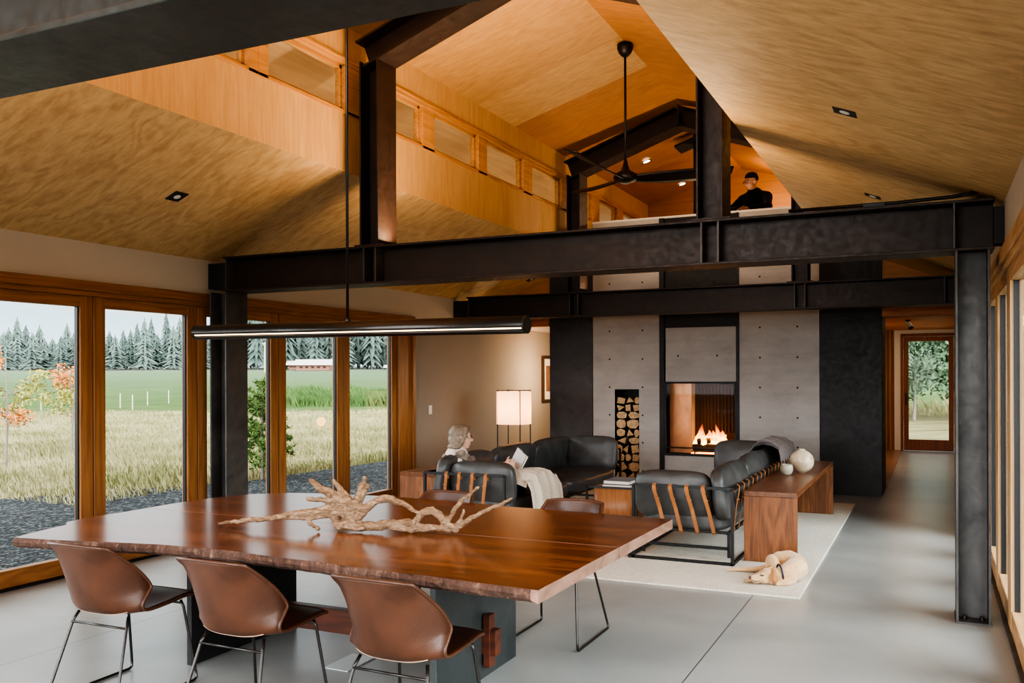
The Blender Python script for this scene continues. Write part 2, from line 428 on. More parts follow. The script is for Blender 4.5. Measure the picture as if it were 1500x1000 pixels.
# exterior materials
def m_ground():
    t = NT('meadow ground')
    tc = t.n('ShaderNodeTexCoord'); sp = t.n('ShaderNodeSeparateXYZ'); t.l(tc.outputs['Object'], sp.inputs[0])
    D = sp.outputs[1]    # local y is the distance from the house
    n0 = t.noise(t.coord((.25, .25, .25)), .7, 5, .6, .4)
    n1 = t.noise(t.coord((.25, .9, 1)), 1.1, 8, .7, .3); n2 = t.noise(t.coord((1, 1, 1)), 26, 6, .8)
    wob = t.math('MULTIPLY', t.math('SUBTRACT', n0, .5), 14)
    Dw = t.math('ADD', D, wob)
    dry = t.ramp(n1, [(.28, (.10, .105, .04)), (.45, (.22, .195, .10)), (.62, (.33, .29, .17)), (.75, (.40, .36, .23))])
    green = t.ramp(n1, [(.3, (.065, .115, .035)), (.5, (.105, .165, .055)), (.7, (.18, .22, .09))])
    mixg = t.ramp(t.math('DIVIDE', Dw, 100), [(.34, (0, 0, 0)), (.46, (1, 1, 1))])
    col = t.mix(mixg, dry, green)
    road = t.ramp(t.math('DIVIDE', D, 200), [(.775, (0, 0, 0)), (.785, (1, 1, 1))])
    col = t.mix(road, col, (.30, .27, .22))
    col = t.mix(1.0, col, t.ramp(n2, [(.25, (.6, .6, .55)), (.65, (1, 1, 1))]), 'MULTIPLY')
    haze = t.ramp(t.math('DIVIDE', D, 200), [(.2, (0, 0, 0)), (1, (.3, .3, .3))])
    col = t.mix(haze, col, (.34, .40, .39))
    return t.bsdf(col, 1, 0, n2, .6, .05, spec=.05)
M['ground'] = m_ground()
def m_gravel():
    t = NT('blue grey gravel'); v = t.n('ShaderNodeTexVoronoi'); v.inputs['Scale'].default_value = 24; t.l(t.coord(), v.inputs['Vector'])
    c = t.mix(1, t.ramp(v.outputs['Color'], [(.1, (.03, .036, .042)), (.6, (.10, .11, .118)), (.95, (.30, .31, .30))]), t.ramp(v.outputs['Distance'], [(.1, (1, 1, 1)), (.7, (.3, .3, .3))]), 'MULTIPLY')
    return t.bsdf(c, .9, 0, v.outputs['Distance'], 1, .02, spec=.1)
M['gravel'] = m_gravel()
M['patio'] = plain('pale patio concrete', (.36, .38, .37), .8)
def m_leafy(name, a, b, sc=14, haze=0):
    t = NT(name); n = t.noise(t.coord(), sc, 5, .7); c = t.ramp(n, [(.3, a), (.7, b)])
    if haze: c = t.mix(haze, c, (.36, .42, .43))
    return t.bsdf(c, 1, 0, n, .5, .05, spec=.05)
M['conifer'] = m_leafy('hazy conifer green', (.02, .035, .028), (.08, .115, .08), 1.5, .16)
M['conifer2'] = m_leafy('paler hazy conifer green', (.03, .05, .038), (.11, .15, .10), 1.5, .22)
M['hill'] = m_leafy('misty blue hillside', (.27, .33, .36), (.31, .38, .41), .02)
M['pine'] = m_leafy('young pine needles', (.05, .10, .03), (.19, .27, .09), 30)
M['bush'] = m_leafy('shrub leaves', (.03, .06, .035), (.15, .21, .125), 9)
M['orange_leaf'] = m_leafy('autumn orange leaf', (.50, .12, .05), (.60, .33, .12), 20)
M['yellow_leaf'] = m_leafy('yellow green leaf', (.25, .30, .08), (.50, .40, .14), 20)
M['twig'] = plain('grey bark', (.20, .17, .14), .9)
M['straw'] = m_leafy('dry grass stems', (.15, .16, .06), (.44, .38, .23), .55)
M['crop'] = m_leafy('green crop stems', (.05, .10, .035), (.12, .18, .06), 1)
M['stake'] = plain('weathered post', (.42, .38, .31), .9)
M['barn_red'] = plain('barn boards', (.22, .11, .08), .9)
M['barn_roof'] = plain('pale metal roof', (.50, .45, .43), .6)
M['soffit'] = wood('eave soffit boards', (.82, .60, .42), (.68, .46, .30), 'y', 8, 14, .6, (.2, .85))

# ------------------------------------------------------------------ setting
XL, XR, XC = -6.25, .42, -2.93
CL, CR = -4.60, -1.26
k = (3.37-2.70)/(CL-XL)
ZL, ZR = 2.70, 2.70
Y0, Y1 = -3.5, 15.6
def zslope(x): return ZL+k*(x-XL) if x < XC else ZR+k*(XR-x)
ZC = 3.37; ZU = 4.60; ZRDG = 5.12
def pris(name, poly, axis, a, b, mat): return struct(MB().prism(poly, axis, a, b).build(name, mat))

struct(MB().box(XL-.25, XR+.3, Y0, 21, -.12, 0).build('floor', M['floor']))
pris('ceiling', [(XL-.2, ZL-.08), (CL, ZC), (CL-.12, ZC+.10), (XL-.2, ZL+.06)], 'y', Y0, Y1, M['ply_slope'])
pris('ceiling', [(XR+.2, ZR-.08), (CR, ZC), (CR+.12, ZC+.10), (XR+.2, ZR+.06)], 'y', Y0, Y1, M['ply_slope'])
UL = [(CL-.12, ZU), (XC, ZRDG), (XC, ZRDG+.12), (CL-.12, ZU+.12)]
pris('ceiling', UL, 'y', Y0, 9.87, M['ply_upper']); pris('ceiling', UL, 'y', 9.87, Y1, M['ply_red_and_shade'])  # shade past the boundary is painted as a redder section
pris('ceiling', [(CR+.12, ZU), (XC, ZRDG), (XC, ZRDG+.12), (CR+.12, ZU+.12)], 'y', Y0, Y1, M['ply_red_and_shade'])  # shading of the right upper slope put into its redder colour
# eave soffit outside the clerestory
pris('trim_1', [(CL-.12, ZU), (CL-1.9, ZU-.58), (CL-1.9, ZU-.50), (CL-.12, ZU+.1)], 'y', Y0, Y1+.5, M['soffit'])
# clerestory walls
WB, WT = 3.87, 4.34
lw = MB().box(CL-.10, CL, Y0, Y1, ZC, WB).box(CL-.10, CL, Y0, Y1, WT, ZU+.05)
struct(lw.build('wall_clerestory_left', M['ply_wall']))
struct(MB().box(CR, CR+.10, Y0, Y1, ZC, ZU+.05).build('wall_clerestory_right', M['ply_wall']))
# clerestory windows: glass spans in y
spans = [(1.73, 2.73), (2.95, 3.95), (4.17, 5.17), (5.39, 6.385), (6.85, 7.68), (7.91, 8.89), (9.10, 10.11), (10.37, 11.38), (11.85, 12.58), (12.9, 13.76), (14.07, 14.95)]
wi = 0
for i, (a, b) in enumerate(spans):
    wi += 1
    e0 = (spans[i-1][1]+a)/2 if i else a-.11
    e1 = (b+spans[i+1][0])/2 if i < len(spans)-1 else b+.11
    if abs(a-6.85) < .01: e0 = 6.62
    if abs(b-6.385) < .01: e1 = 6.60
    w = struct(thing('window_%d' % wi, None, None))
    f = MB()
    f.box(CL-.10, CL+.012, e0, e1, WB-.005, WB+.03); f.box(CL-.10, CL+.018, e0, e1, WT-.05, WT+.02)
    f.box(CL-.10, CL+.012, e0, a, WB, WT); f.box(CL-.10, CL+.012, b, e1, WB, WT)
    f.box(CL-.05, CL+.03, e0, e1, WT-.02, WT+.0)
    struct(f.build('window_frame', M['cler_trim'], w, bevel=.004))
    s = MB()
    for q in ((a, a+.035, WB+.03, WT-.05), (b-.035, b, WB+.03, WT-.05), (a, b, WB+.03, WB+.06), (a, b, WT-.08, WT-.05)):
        s.box(CL-.075, CL-.03, *q)
    sash = struct(s.build('sash', M['cler_trim'], w, bevel=.003))
    struct(MB().box(CL-.058, CL-.052, a+.03, b-.03, WB+.055, WT-.075).build('pane', M['glass'], sash))
# blocks between / beyond windows
g = MB().box(CL-.10, CL, Y0, spans[0][0]-.11, WB, WT).box(CL-.10, CL, spans[-1][1]+.11, Y1, WB, WT)
struct(g.build('wall_clerestory_infill', M['ply_wall']))

# side walls above and around the big glazed doors
HD = 2.37
struct(MB().box(XL-.2, XL, Y0, 10.2, HD, ZL+.02).box(XL-.2, XL, 10.2, Y1, 0, ZL+.02).build('wall_left', M['plaster']))
struct(MB().box(XR, XR+.2, Y0, 10.2, HD, ZR+.02).box(XR, XR+.2, 10.2, 20.6, 0, ZR+.02).build('wall_right', M['plaster']))
# the deep beige plaster of the living end (thin finish coat over the wall)
struct(MB().box(XL, XL+.006, 10.215, Y1, 0, 2.36).build('wall_plaster_left', M['plaster_in']))
mull = [9.81-1.155*i for i in range(9)]          # door joints
def glazed(side):
    global wi
    x_in, sg = (XL, -1) if side == 'L' else (XR, 1)
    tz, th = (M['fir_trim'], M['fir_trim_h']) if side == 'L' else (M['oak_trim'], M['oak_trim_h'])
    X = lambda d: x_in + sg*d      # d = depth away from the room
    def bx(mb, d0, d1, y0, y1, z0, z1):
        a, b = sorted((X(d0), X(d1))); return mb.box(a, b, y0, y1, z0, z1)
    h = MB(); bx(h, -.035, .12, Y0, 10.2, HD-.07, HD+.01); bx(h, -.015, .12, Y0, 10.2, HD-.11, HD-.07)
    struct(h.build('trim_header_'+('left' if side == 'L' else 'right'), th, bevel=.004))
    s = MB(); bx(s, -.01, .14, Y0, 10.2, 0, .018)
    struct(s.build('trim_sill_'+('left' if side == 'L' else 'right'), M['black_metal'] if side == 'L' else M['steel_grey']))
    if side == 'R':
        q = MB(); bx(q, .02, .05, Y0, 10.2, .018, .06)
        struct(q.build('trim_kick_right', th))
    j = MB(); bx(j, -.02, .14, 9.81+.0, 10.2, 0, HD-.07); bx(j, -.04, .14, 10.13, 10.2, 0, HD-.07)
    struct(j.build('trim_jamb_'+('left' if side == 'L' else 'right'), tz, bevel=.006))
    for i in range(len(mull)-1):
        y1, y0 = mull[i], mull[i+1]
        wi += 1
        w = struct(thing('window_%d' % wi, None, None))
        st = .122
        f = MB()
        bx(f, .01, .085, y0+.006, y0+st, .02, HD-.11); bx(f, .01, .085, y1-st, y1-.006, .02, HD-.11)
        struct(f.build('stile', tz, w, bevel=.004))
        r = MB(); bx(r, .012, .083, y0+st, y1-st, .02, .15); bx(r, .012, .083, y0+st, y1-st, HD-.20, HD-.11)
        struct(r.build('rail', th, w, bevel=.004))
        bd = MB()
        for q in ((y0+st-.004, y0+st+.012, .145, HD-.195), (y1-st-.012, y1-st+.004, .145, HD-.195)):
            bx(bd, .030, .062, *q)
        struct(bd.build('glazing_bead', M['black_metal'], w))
        p = MB(); bx(p, .045, .051, y0+st, y1-st, .15, HD-.20)
        struct(p.build('pane', M['glass'], w))
glazed('L'); glazed('R')

# end walls, loft, hall
struct(MB().prism([(CL, 2.9), (CL, ZU+.07), (XC, ZRDG+.04), (CR, ZU+.07), (CR, 2.9)], 'y', Y1-.1, Y1, ).build('wall_gable_back', M['ply_red_and_shade']))
struct(MB().box(CL, CR, 12.92, Y1-.1, 2.62, 2.85).build('floor_loft', M['ply_wall']))
struct(MB().box(XL, -.72, Y1-.02, Y1+.1, 0, 2.9).build('wall_back', M['plaster_in']))
def above(x0, x1):
    return [(x0, 2.345), (x1, 2.345), (x1, zslope(x1)), (x0, zslope(x0))]
struct(MB().prism(above(XL, -5.29), 'y', 12.62, 12.72).prism(above(-.59, XR), 'y', 12.62, 12.72).build('wall_header', M['ply_red_and_shade']))
struct(MB().box(XL, -5.29, 12.57, 12.66, 2.345, 2.46).box(-.59, XR, 12.57, 12.66, 2.345, 2.46).build('trim_2', M['slat']))
for nm, x0, x1, ya, yb in (('ceiling_slats_left', XL, -4.6, 12.73, Y1), ('ceiling_slats_hall', -3.2, XR, 13.62, 20.4), ('ceiling_slats_entry', -.594, XR, 12.73, 13.62)):
    mb = MB().box(x0, x1, ya, yb, 2.56, 2.6); y = ya+.02
    while y < yb-.05:
        mb.box(x0, x1, y, y+.05, 2.515, 2.56); y += .085
    struct(mb.build(nm, M['slat']))
# hall end: slat wall, plain wall, glazed door
sl = MB().box(-3.2, -.72, 20.42, 20.5, 0, 2.6); x = -3.2
while x < -.74:
    sl.box(x, x+.05, 20.38, 20.42, 0, 2.53); x += .085
struct(sl.build('wall_slats_hall', M['slat_z']))
struct(MB().box(-.72, -.60, 20.36, 20.5, 0, 2.6).box(.42, .62, 20.36, 20.5, 0, 2.6).box(-.60, .42, 20.36, 20.5, 2.44, 2.6).build('wall_hall_end', M['white']))
d = struct(thing('door_1', None, None))
DX0, DX1 = -.545, .405
fr = MB().box(-.60, DX0, 20.34, 20.46, 0, 2.44).box(DX1, .42, 20.34, 20.46, 0, 2.44).box(DX0, DX1, 20.34, 20.46, 2.38, 2.44)
struct(fr.build('door_frame', M['door_wood'], d, bevel=.005))
lf = MB().box(DX0+.005, DX0+.10, 20.37, 20.42, .01, 2.375).box(DX1-.10, DX1-.005, 20.37, 20.42, .01, 2.375).box(DX0+.1, DX1-.1, 20.37, 20.42, 2.28, 2.375).box(DX0+.1, DX1-.1, 20.37, 20.42, .01, .24)
leaf = struct(lf.build('door_leaf', M['door_wood'], d, bevel=.004))
struct(MB().box(DX0+.1, DX1-.1, 20.392, 20.398, .24, 2.28).build('pane', M['door_glass'], leaf))
hd = MB().box(DX0+.035, DX0+.065, 20.345, 20.37, .95, 1.2).tube([(DX0+.05, 20.345, 1.1), (DX0+.05, 20.30, 1.1), (DX0+.17, 20.30, 1.1)], .011)
struct(hd.build('door_handle', M['black_metal'], leaf))
struct(MB().box(-3.2, -.578, 13.62, 20.38, 0, .012).build('floor_boards_hall', M['hall_floor']))
struct(MB().box(-3.3, -3.2, 13.0, 20.5, 0, 2.7).build('wall_hall_left', M['white']))
# spot lamp on the hall ceiling
t = thing('spot_lamp', 'small dark adjustable spotlight under the slatted hall ceiling', 'spotlight', (-.37, 16.5, 2.515))
MB().lathe([(0, 0), (.045, 0), (.045, -.02), (0, -.02)], n=20).build('canopy', M['fan'], t, True)
MB().tube([(0, 0, -.02), (.02, 0, -.07)], .01).build('stem', M['fan'], t)
MB().tube([(.00, .02, -.05), (.05, -.05, -.14)], [.035, .045], 16).build('lamp_head', M['fan'], t)

# ------------------------------------------------------------------ steel frame
def beam(y0, label, name='steel_beam', mat='steel'):
    t = thing(name, label, 'beam', (XC, y0+.145, 2.39))
    h = .325; L = (-6.0-XC, .36-XC)
    MB().ibeam((L[0], 0, h/2), (L[1], 0, h/2), .29, h).build('girder', M[mat], t, bevel=.003)
    MB().box(XL-XC+.002, L[0], -.07, .07, .04, .28).box(L[1], XR-XC-.002, -.07, .07, .04, .28).build('end_bracket', M['steel_black'], t)
    for px in (-4.365, -1.445, .13, -5.97):
        for sx in (-.06, .06) if px in (-4.365, -1.445) else (0,):
            for sy in (-1, 1):
                x = px-XC+sx; a, b = sorted((sy*.008, sy*.138))
                MB().box(x-.006, x+.006, a, b, .018, h-.018).build('stiffener', M['steel_grey'], t)
    return t
beam(1.39, 'near steel roof beam across the top left corner of the view', mat='steel_green')
beam(6.40, 'long dark steel beam between the two ground floor columns')
beam(11.22, 'farther dark steel beam in front of the concrete fireplace wall')
def column(x, y0, label):
    t = thing('steel_column', label, 'column', (x, y0+.145, 0))
    mb = MB().box(-.10, -.085, -.145, .145, .012, 2.39).box(.085, .10, -.145, .145, .012, 2.39).box(-.085, .085, -.007, .007, .012, 2.39)
    mb.build('shaft', M['steel_grey'], t, bevel=.002)
    bp = MB().box(-.105, .105, -.15, .15, 0, .014).build('base_plate', M['steel_grey'], t)
    for bx_ in (-.05, .05): MB().lathe([(0, .04), (.012, .04), (.012, .014), (.018, .014)], (bx_, -.07, 0), 6).build('bolt', M['steel'], bp)
    return t
column(.235, 6.40, 'steel column standing on the floor beside the right windows')
column(-6.06, 6.40, 'steel column standing between the left window doors')
def portal(y0, labels):
    yc = y0+.145
    for x, lb in zip((-4.365, -1.445), labels[:2]):
        t = thing('steel_post', lb, 'post', (x, yc, 2.715))
        mb = MB().box(-.095, -.080, -.145, .145, .012, 1.59).box(.080, .095, -.145, .145, .012, 1.59).box(-.080, .080, -.007, .007, .012, 1.59)
        mb.build('shaft', M['steel'], t, bevel=.002)
        MB().box(-.15, .15, -.145, .145, 0, .012).build('base_plate', M['steel'], t)
    t = thing('steel_rafter_pair', labels[2], 'rafter', (XC, yc, 4.3))
    dz = .13
    for sg in (-1, 1):
        a = Vector((sg*1.53, 0, 4.37-4.3)); b = Vector((0, 0, 4.91-4.3))
        MB().ibeam(a, b, .29, .25, up=(0, 0, 1)).build('rafter', M['steel'], t)
    MB().box(-.012, .012, -.145, .145, .47, .75).build('ridge_plate', M['steel'], t)
portal(6.40, ('tall steel post left of centre, rising from the long beam to the roof', 'steel post rising from the long beam beside the ceiling fan', 'steel rafters spanning the two posts of the long beam'))
portal(11.22, ('steel post on the farther beam, beside the last clerestory windows', 'steel post stub rising from the right part of the farther beam', 'steel rafters of the farther frame behind the ceiling fan'))
tag(MB().tube([(-.9, 6.44, 2.735), (-.2, 6.44, 2.735), (.12, 6.44, 2.745), (.22, 6.44, 2.755), (.29, 6.44, 2.78)], .012).build('conduit', M['black_metal'], smooth=True), 'thin black conduit curving up from the right end of the long beam', 'conduit')
tag(MB().box(-.42, -.28, 6.42, 6.5, 2.715, 2.745).build('junction_box', M['black_metal'], bevel=.004), 'small black box lying on top of the long beam', 'box')

# recessed downlights
def downlight(x, y, z, side, label, lit=False, round_=False):
    s = math.atan(k) if side in 'LR' else math.atan((ZRDG-ZU)/(XC-CL))
    rot = -s if side in ('L', 'U') else s
    t = thing('recessed_downlight', label, 'downlight', (x, y, z)); t.rotation_euler = (0, rot, 0)
    if round_:
        MB().lathe([(.055, 0), (.055, -.006), (.075, -.006), (.075, 0)], n=24).build('trim_ring', M['black'], t)
        MB().lathe([(0, -.004), (.054, -.004)], n=24).build('lens', M['bulb'], t)
    else:
        MB().box(-.065, .065, -.065, .065, -.006, .0).build('trim_plate', M['black'], t)
        MB().lathe([(0, -.009), (.028, -.009), (.028, -.005)], n=20).build('lens', M['bulb_off'] if not lit else M['bulb'], t)
for x, y, sd, lb in ((-5.43, 5.29, 'L', 'square black downlight in the left plywood slope'), (-5.42, 12.2, 'L', 'distant square downlight in the left slope beyond the long beam'),
                     (-.43, 5.22, 'R', 'square black downlight in the middle of the right plywood slope'), (-.43, 7.78, 'R', 'square black downlight in the right slope just above the long beam')):
    downlight(x, y, zslope(x)-.001, sd, lb)
for x, y, lb in ((-3.89, 13.05, 'lit downlight in the loft ceiling, upper of two'), (-3.83, 14.95, 'lit downlight in the loft ceiling, lower of two, under the fan blade')):
    downlight(x, y, ZU+(x-CL)*(ZRDG-ZU)/(XC-CL)-.002, 'U', lb, True, True)

# ------------------------------------------------------------------ fireplace wall
FY = 12.6
t = thing('fireplace', 'board formed concrete fireplace mass with black steel surround and open fire', 'fireplace', (-3.0, FY, 0))
O = Vector((3.0, -FY, 0))
def fb(mb, x0, x1, y0, y1, z0, z1): return mb.box(x0+3.0, x1+3.0, y0-FY, y1-FY, z0, z1)
c = MB(); fb(c, -4.59, -4.25, FY, FY+.3, 0, 1.39); fb(c, -3.88, -3.57, FY, FY+.3, 0, 1.39); fb(c, -4.59, -3.57, FY, FY+.3, 1.39, 3.86); fb(c, -4.25, -3.88, FY, FY+.3, 0, .04)
c.build('concrete_wall', M['concrete'], t)
c = MB(); fb(c, -2.43, -1.37, FY, FY+.3, 0, 3.86); c.build('concrete_wall', M['concrete'], t)
c = MB(); fb(c, -3.50, -2.47, FY+.01, FY+.3, 0, .44); c.build('hearth_base', M['concrete'], t)
c = MB(); fb(c, -3.485, -2.475, FY+.005, FY+.2, 1.50, 2.276); c.build('concrete_insert', M['concrete'], t, bevel=.006)
c = MB(); fb(c, -3.57, -3.50, FY-.015, FY+.3, 0, 3.86); fb(c, -2.47, -2.43, FY-.015, FY+.3, 0, 3.86); fb(c, -3.50, -2.47, FY+.03, FY+.3, 2.276, 3.86)
c.build('steel_surround', M['steel_black'], t, bevel=.003)
c = MB(); fb(c, -3.50, -2.47, FY-.012, FY+.03, 1.475, 1.50); fb(c, -3.50, -2.47, FY-.012, FY+.03, .44, .475); fb(c, -3.50, -3.475, FY-.012, FY+.03, .475, 1.475); fb(c, -2.495, -2.47, FY-.012, FY+.03, .475, 1.475); fb(c, -3.475, -2.495, FY-.008, FY+.02, .545, .565)
c.build('firebox_frame', M['steel_black'], t, bevel=.003)
M['firelit_steel'] = m_steel('steel with painted firelight', (.42, .22, .12), .35, .6, .3)  # orange firelight painted into the steel colour
c = MB(); fb(c, -3.52, -3.50, FY+.03, FY+.62, .44, 1.5); fb(c, -3.52, -3.18, FY+.30, FY+.32, .46, 1.49); c.build('firebox_side', M['firelit_steel'], t)
c = MB(); fb(c, -2.47, -2.45, FY+.03, FY+.62, .44, 1.5); c.build('firebox_side', M['firelit_steel'], t)
c = MB(); fb(c, -3.50, -2.47, FY+.60, FY+.63, .44, 1.5); fb(c, -3.50, -2.47, FY+.03, FY+.63, 1.49, 1.52); fb(c, -3.50, -2.47, FY+.03, FY+.63, .42, .45)
x = -3.15
while x < -2.5:
    fb(c, x, x+.022, FY+.57, FY+.6, .75, 1.45); x += .05
c.build('firebox_lining', M['charred'], t)
c = MB(); fb(c, -3.475, -2.495, FY+.004, FY+.008, .565, 1.475); c.build('fire_glass', M['fire_glass'], t)
c = MB()
for yy in (.14, .22, .30): fb(c, -3.12, -2.55, FY+yy, FY+yy+.015, .50, .515)
for xx in (-3.1, -2.58): fb(c, xx, xx+.015, FY+.12, FY+.33, .45, .58)
c.build('grate', M['black_metal'], t)
def tie_hole(X_, z, yy):
    MB().tube([(X_+3.0, yy, z), (X_+3.0, yy+.004, z)], .013, 10).build('tie_hole', M['charred'], t)
for X_ in (-4.33, -3.825, -2.15, -1.653):
    for z in (.20, .61, 1.01, 1.42, 1.833, 2.249, 2.95, 3.35): tie_hole(X_, z, -.002)
for X_ in (-3.30, -2.74): tie_hole(X_, 1.87, .003)
c = MB(); fb(c, -4.27, -4.25, FY+.003, FY+.55, .04, 1.39); fb(c, -3.88, -3.86, FY+.003, FY+.55, .04, 1.39); fb(c, -4.27, -3.86, FY+.5, FY+.55, .0, 1.39); fb(c, -4.27, -3.86, FY+.003, FY+.55, 1.38, 1.40); fb(c, -4.25, -3.88, FY+.3, FY+.55, 0, .04)
c.build('log_niche', M['steel_black'], t)
c = MB(); fb(c, -4.6, -1.30, FY-.01, FY+.32, 3.86, 3.885); c.build('ledge', M['white'], t)
# burning logs and flames
for i, (a, b, r) in enumerate((((-3.12, 12.74, .561), (-2.68, 12.75, .561), .045), ((-3.08, 12.87, .557), (-2.62, 12.86, .557), .04), ((-3.05, 12.72, .648), (-2.70, 12.90, .645), .040))):
    o = MB().tube([a, ((a[0]+b[0])/2, (a[1]+b[1])/2, (a[2]+b[2])/2+.008), b], [r, r*1.05, r*.9], 9).build('burning_log', M['charred'], smooth=False)
    tag(o, ('charred log burning low at the front of the firebox', 'charred log burning low at the back of the firebox', 'charred log lying slantwise on top of the fire')[i], 'log', 'burning logs in the fireplace')
fl = []
random.seed(11)
for i in range(12):
    x = -3.10+.042*i+random.uniform(-.015, .015); h = (.14, .22, .34, .27, .2, .24, .18, .24, .33, .25, .18, .12)[i]; y = 12.80+random.uniform(-.05, .05)
    pts = []; rs = []
    ph = random.uniform(0, 6)
    for j in range(9):
        q = j/8; pts.append((x+math.sin(q*4+ph)*.03*q, y+math.cos(q*4+ph)*.02, .57+h*q)); rs.append(max(.004, .050*(math.sin(PI*min(1, .25+q*.75))**.7)*(1-q*.25)))
    fl.append(('c', pts, rs))
o = blob('flames', fl, M['flame'], None, .01, 4)
tag(o, 'orange flames rising from the burning logs in the firebox', 'fire', None, 'stuff')
tag(MB().box(-3.15, -2.6, 12.75, 12.91, .451, .475).build('embers', M['ember']), 'glowing embers under the burning logs', 'embers', None, 'stuff')
# firewood
random.seed(5)
z = .045; li = 0
while z < 1.17:
    hrow = random.uniform(.105, .145); x = -4.246
    while x < -3.90:
        w = random.uniform(.10, .19)
        if x+w > -3.884 or (-3.884-(x+w)) < .05: w = -3.884-x
        cx_, cz_ = x+w/2, z+hrow/2
        kind = random.random(); pl = []
        n = 3 if kind < .25 else (4 if kind < .55 else 7)
        a0 = random.uniform(0, 6.28)
        for q in range(n):
            a = a0+q*2*PI/n+random.uniform(-.18, .18); rr = 1.0 if n > 4 else 1.12
            px = max(-.5, min(.5, .56*rr*math.cos(a)))*w*.95; pz = max(-.5, min(.5, .56*rr*math.sin(a)))*hrow*.97
            pl.append((cx_+px, cz_+pz))
        y = FY+.02+random.uniform(0, .05)
        o = MB().prism(pl, 'y', y, y+.36).build('firewood_log', M['log_bark'], bevel=.006)
        o.data.materials.append(M['log_end'])
        for p in o.data.polygons:
            if p.normal.y < -.8 or (n == 3 and p.index % 3 == 0): p.material_index = 1
        tag(o, 'split log with pale cut end in the tall wood niche', 'firewood', 'split firewood stacked in the wall niche')
        x += w; li += 1
    z += hrow
# steel wall panels beside the fireplace
def topped(x0, x1): return [(x0, 0), (x1, 0), (x1, zslope(x1)-.005), (x0, zslope(x0)-.005)]
tag(MB().prism(topped(-5.29, -4.60), 'y', FY, FY+.10).build('steel_wall_panel', M['steel_panel']), 'dark blackened steel wall panel left of the concrete beside the picture', 'wall panel')
o = MB().prism(topped(-1.365, -.594), 'y', FY-.005, FY+1.0).build('steel_clad_pier', M['steel_black'], bevel=.003)
tag(o, 'tall black steel clad block between the concrete and the hall', 'wall panel')
t = thing('chimney_flue', 'black flue pipe passing up through the loft ceiling behind the post', 'flue', (-2.97, 12.75, 3.885))
MB().tube([(0, 0, 0), (0, 0, 1.22)], .13, 24).build('pipe', M['steel_black'], t, True)
MB().prism([(-.36, .965), (0, 1.085), (0, 1.115), (-.36, .995)], 'y', -.2, .2).build('ceiling_plate', M['black'], t)
# small wall switch and picture on the left wall
tag(MB().box(XL+.006, XL+.014, 10.58, 10.66, 1.07, 1.19).build('light_switch', M['white'], bevel=.002), 'small white light switch on the beige left wall', 'switch')
t = thing('framed_picture', 'dark framed picture on the beige wall beside the black steel panel', 'picture', (XL+.006, 14.9, 1.53))
mb = MB().box(0, .05, -.42, .42, .36, .40).box(0, .05, -.42, .42, -.40, -.36).box(0, .05, -.42, -.38, -.36, .36).box(0, .05, .38, .42, -.36, .36)
mb.build('frame', M['frame_dark'], t, bevel=.003)
MB().box(0, .02, -.38, .38, -.36, .36).build('mat_board', M['art_mat'], t)
MB().box(.02, .022, -.26, .26, -.22, .24).build('print', M['art'], t)

# ------------------------------------------------------------------ ceiling fan
t = thing('ceiling_fan', 'dark three-blade ceiling fan hanging on a long rod from the ridge', 'ceiling fan', (XC, 9.06, 3.67))
MB().lathe([(0, 1.42), (.085, 1.42), (.085, 1.38), (.065, 1.33), (.03, 1.295), (.0, 1.29)], n=32).build('canopy', M['fan'], t, True)
MB().tube([(0, 0, .12), (0, 0, 1.32)], .013, 12).build('rod', M['fan'], t, True)
MB().lathe([(0, .20), (.018, .20), (.03, .14), (.05, .09), (.12, .05), (.13, .015), (.11, -.02), (.05, -.045), (0, -.05)], n=32).build('motor_housing', M['fan'], t, True)
for ang in (-100, 140, 22):
    a = math.radians(ang)
    def bl(u, v, a=a):
        r = .06+u*1.06
        w = .035+.075*math.sin(min(1, u*1.25+.05)*PI*.62) - .05*max(0, u-.75)*2.2
        s = (v-.5)*2
        x, y, z_ = r, s*w*.85, .01-s*w*.55*(1-u*.5) + .07*u*u
        return (x*math.cos(a)-y*math.sin(a), x*math.sin(a)+y*math.cos(a), z_)
    MB().grid(bl, 16, 4).build('blade', M['fan'], t, True, solid=.012)

# ------------------------------------------------------------------ linear pendant
PA = Vector((-3.967, 4.02, 1.86)); PB = Vector((-1.742, 3.86, 1.84))
mid = (PA+PB)/2
t = thing('linear_pendant_lamp', 'long dark tubular pendant lamp with a glowing slot over the dining table', 'pendant lamp', mid)
a, b = PA-mid, PB-mid; dr = (b-a).normalized()
side = Vector((dr.y, -dr.x, 0)).normalized(); side = side if side.y < 0 else -side   # towards the camera
def prof(ang, r): return side*math.cos(ang)*r + Vector((0, 0, 1))*math.sin(ang)*r
mb = MB(); rings = []
A0, A1 = math.radians(-20), math.radians(-20+340)
for P in (a, b):
    rings.append([mb.bm.verts.new(P+prof(A0+(A1-A0)*q/28, .041)) for q in range(29)])
for q in range(28): mb.bm.faces.new((rings[0][q], rings[0][q+1], rings[1][q+1], rings[1][q]))
mb.build('housing', M['rod'], t, True, solid=.004)
mb = MB()
c0, c1 = A1-2*PI+.04, A0-.04
mb.quad(a+prof(c0, .034)+dr*.01, b+prof(c0, .034)-dr*.01, b+prof(c1, .034)-dr*.01, a+prof(c1, .034)+dr*.01)
mb.build('light_strip', M['led'], t)
MB().tube([a-dr*.006, a+dr*.004], .043, 28).build('end_cap', M['rod'], t)
MB().tube([b-dr*.004, b+dr*.006], .043, 28).build('end_cap', M['rod'], t)
MB().tube([(.03, 0, .03), (.03, 0, 3.22)], .008, 10).build('hanging_rod', M['rod'], t, True)
MB().tube([(.03, 0, .03), (.03, 0, .06)], .016, 12).build('rod_collar', M['rod'], t, True)

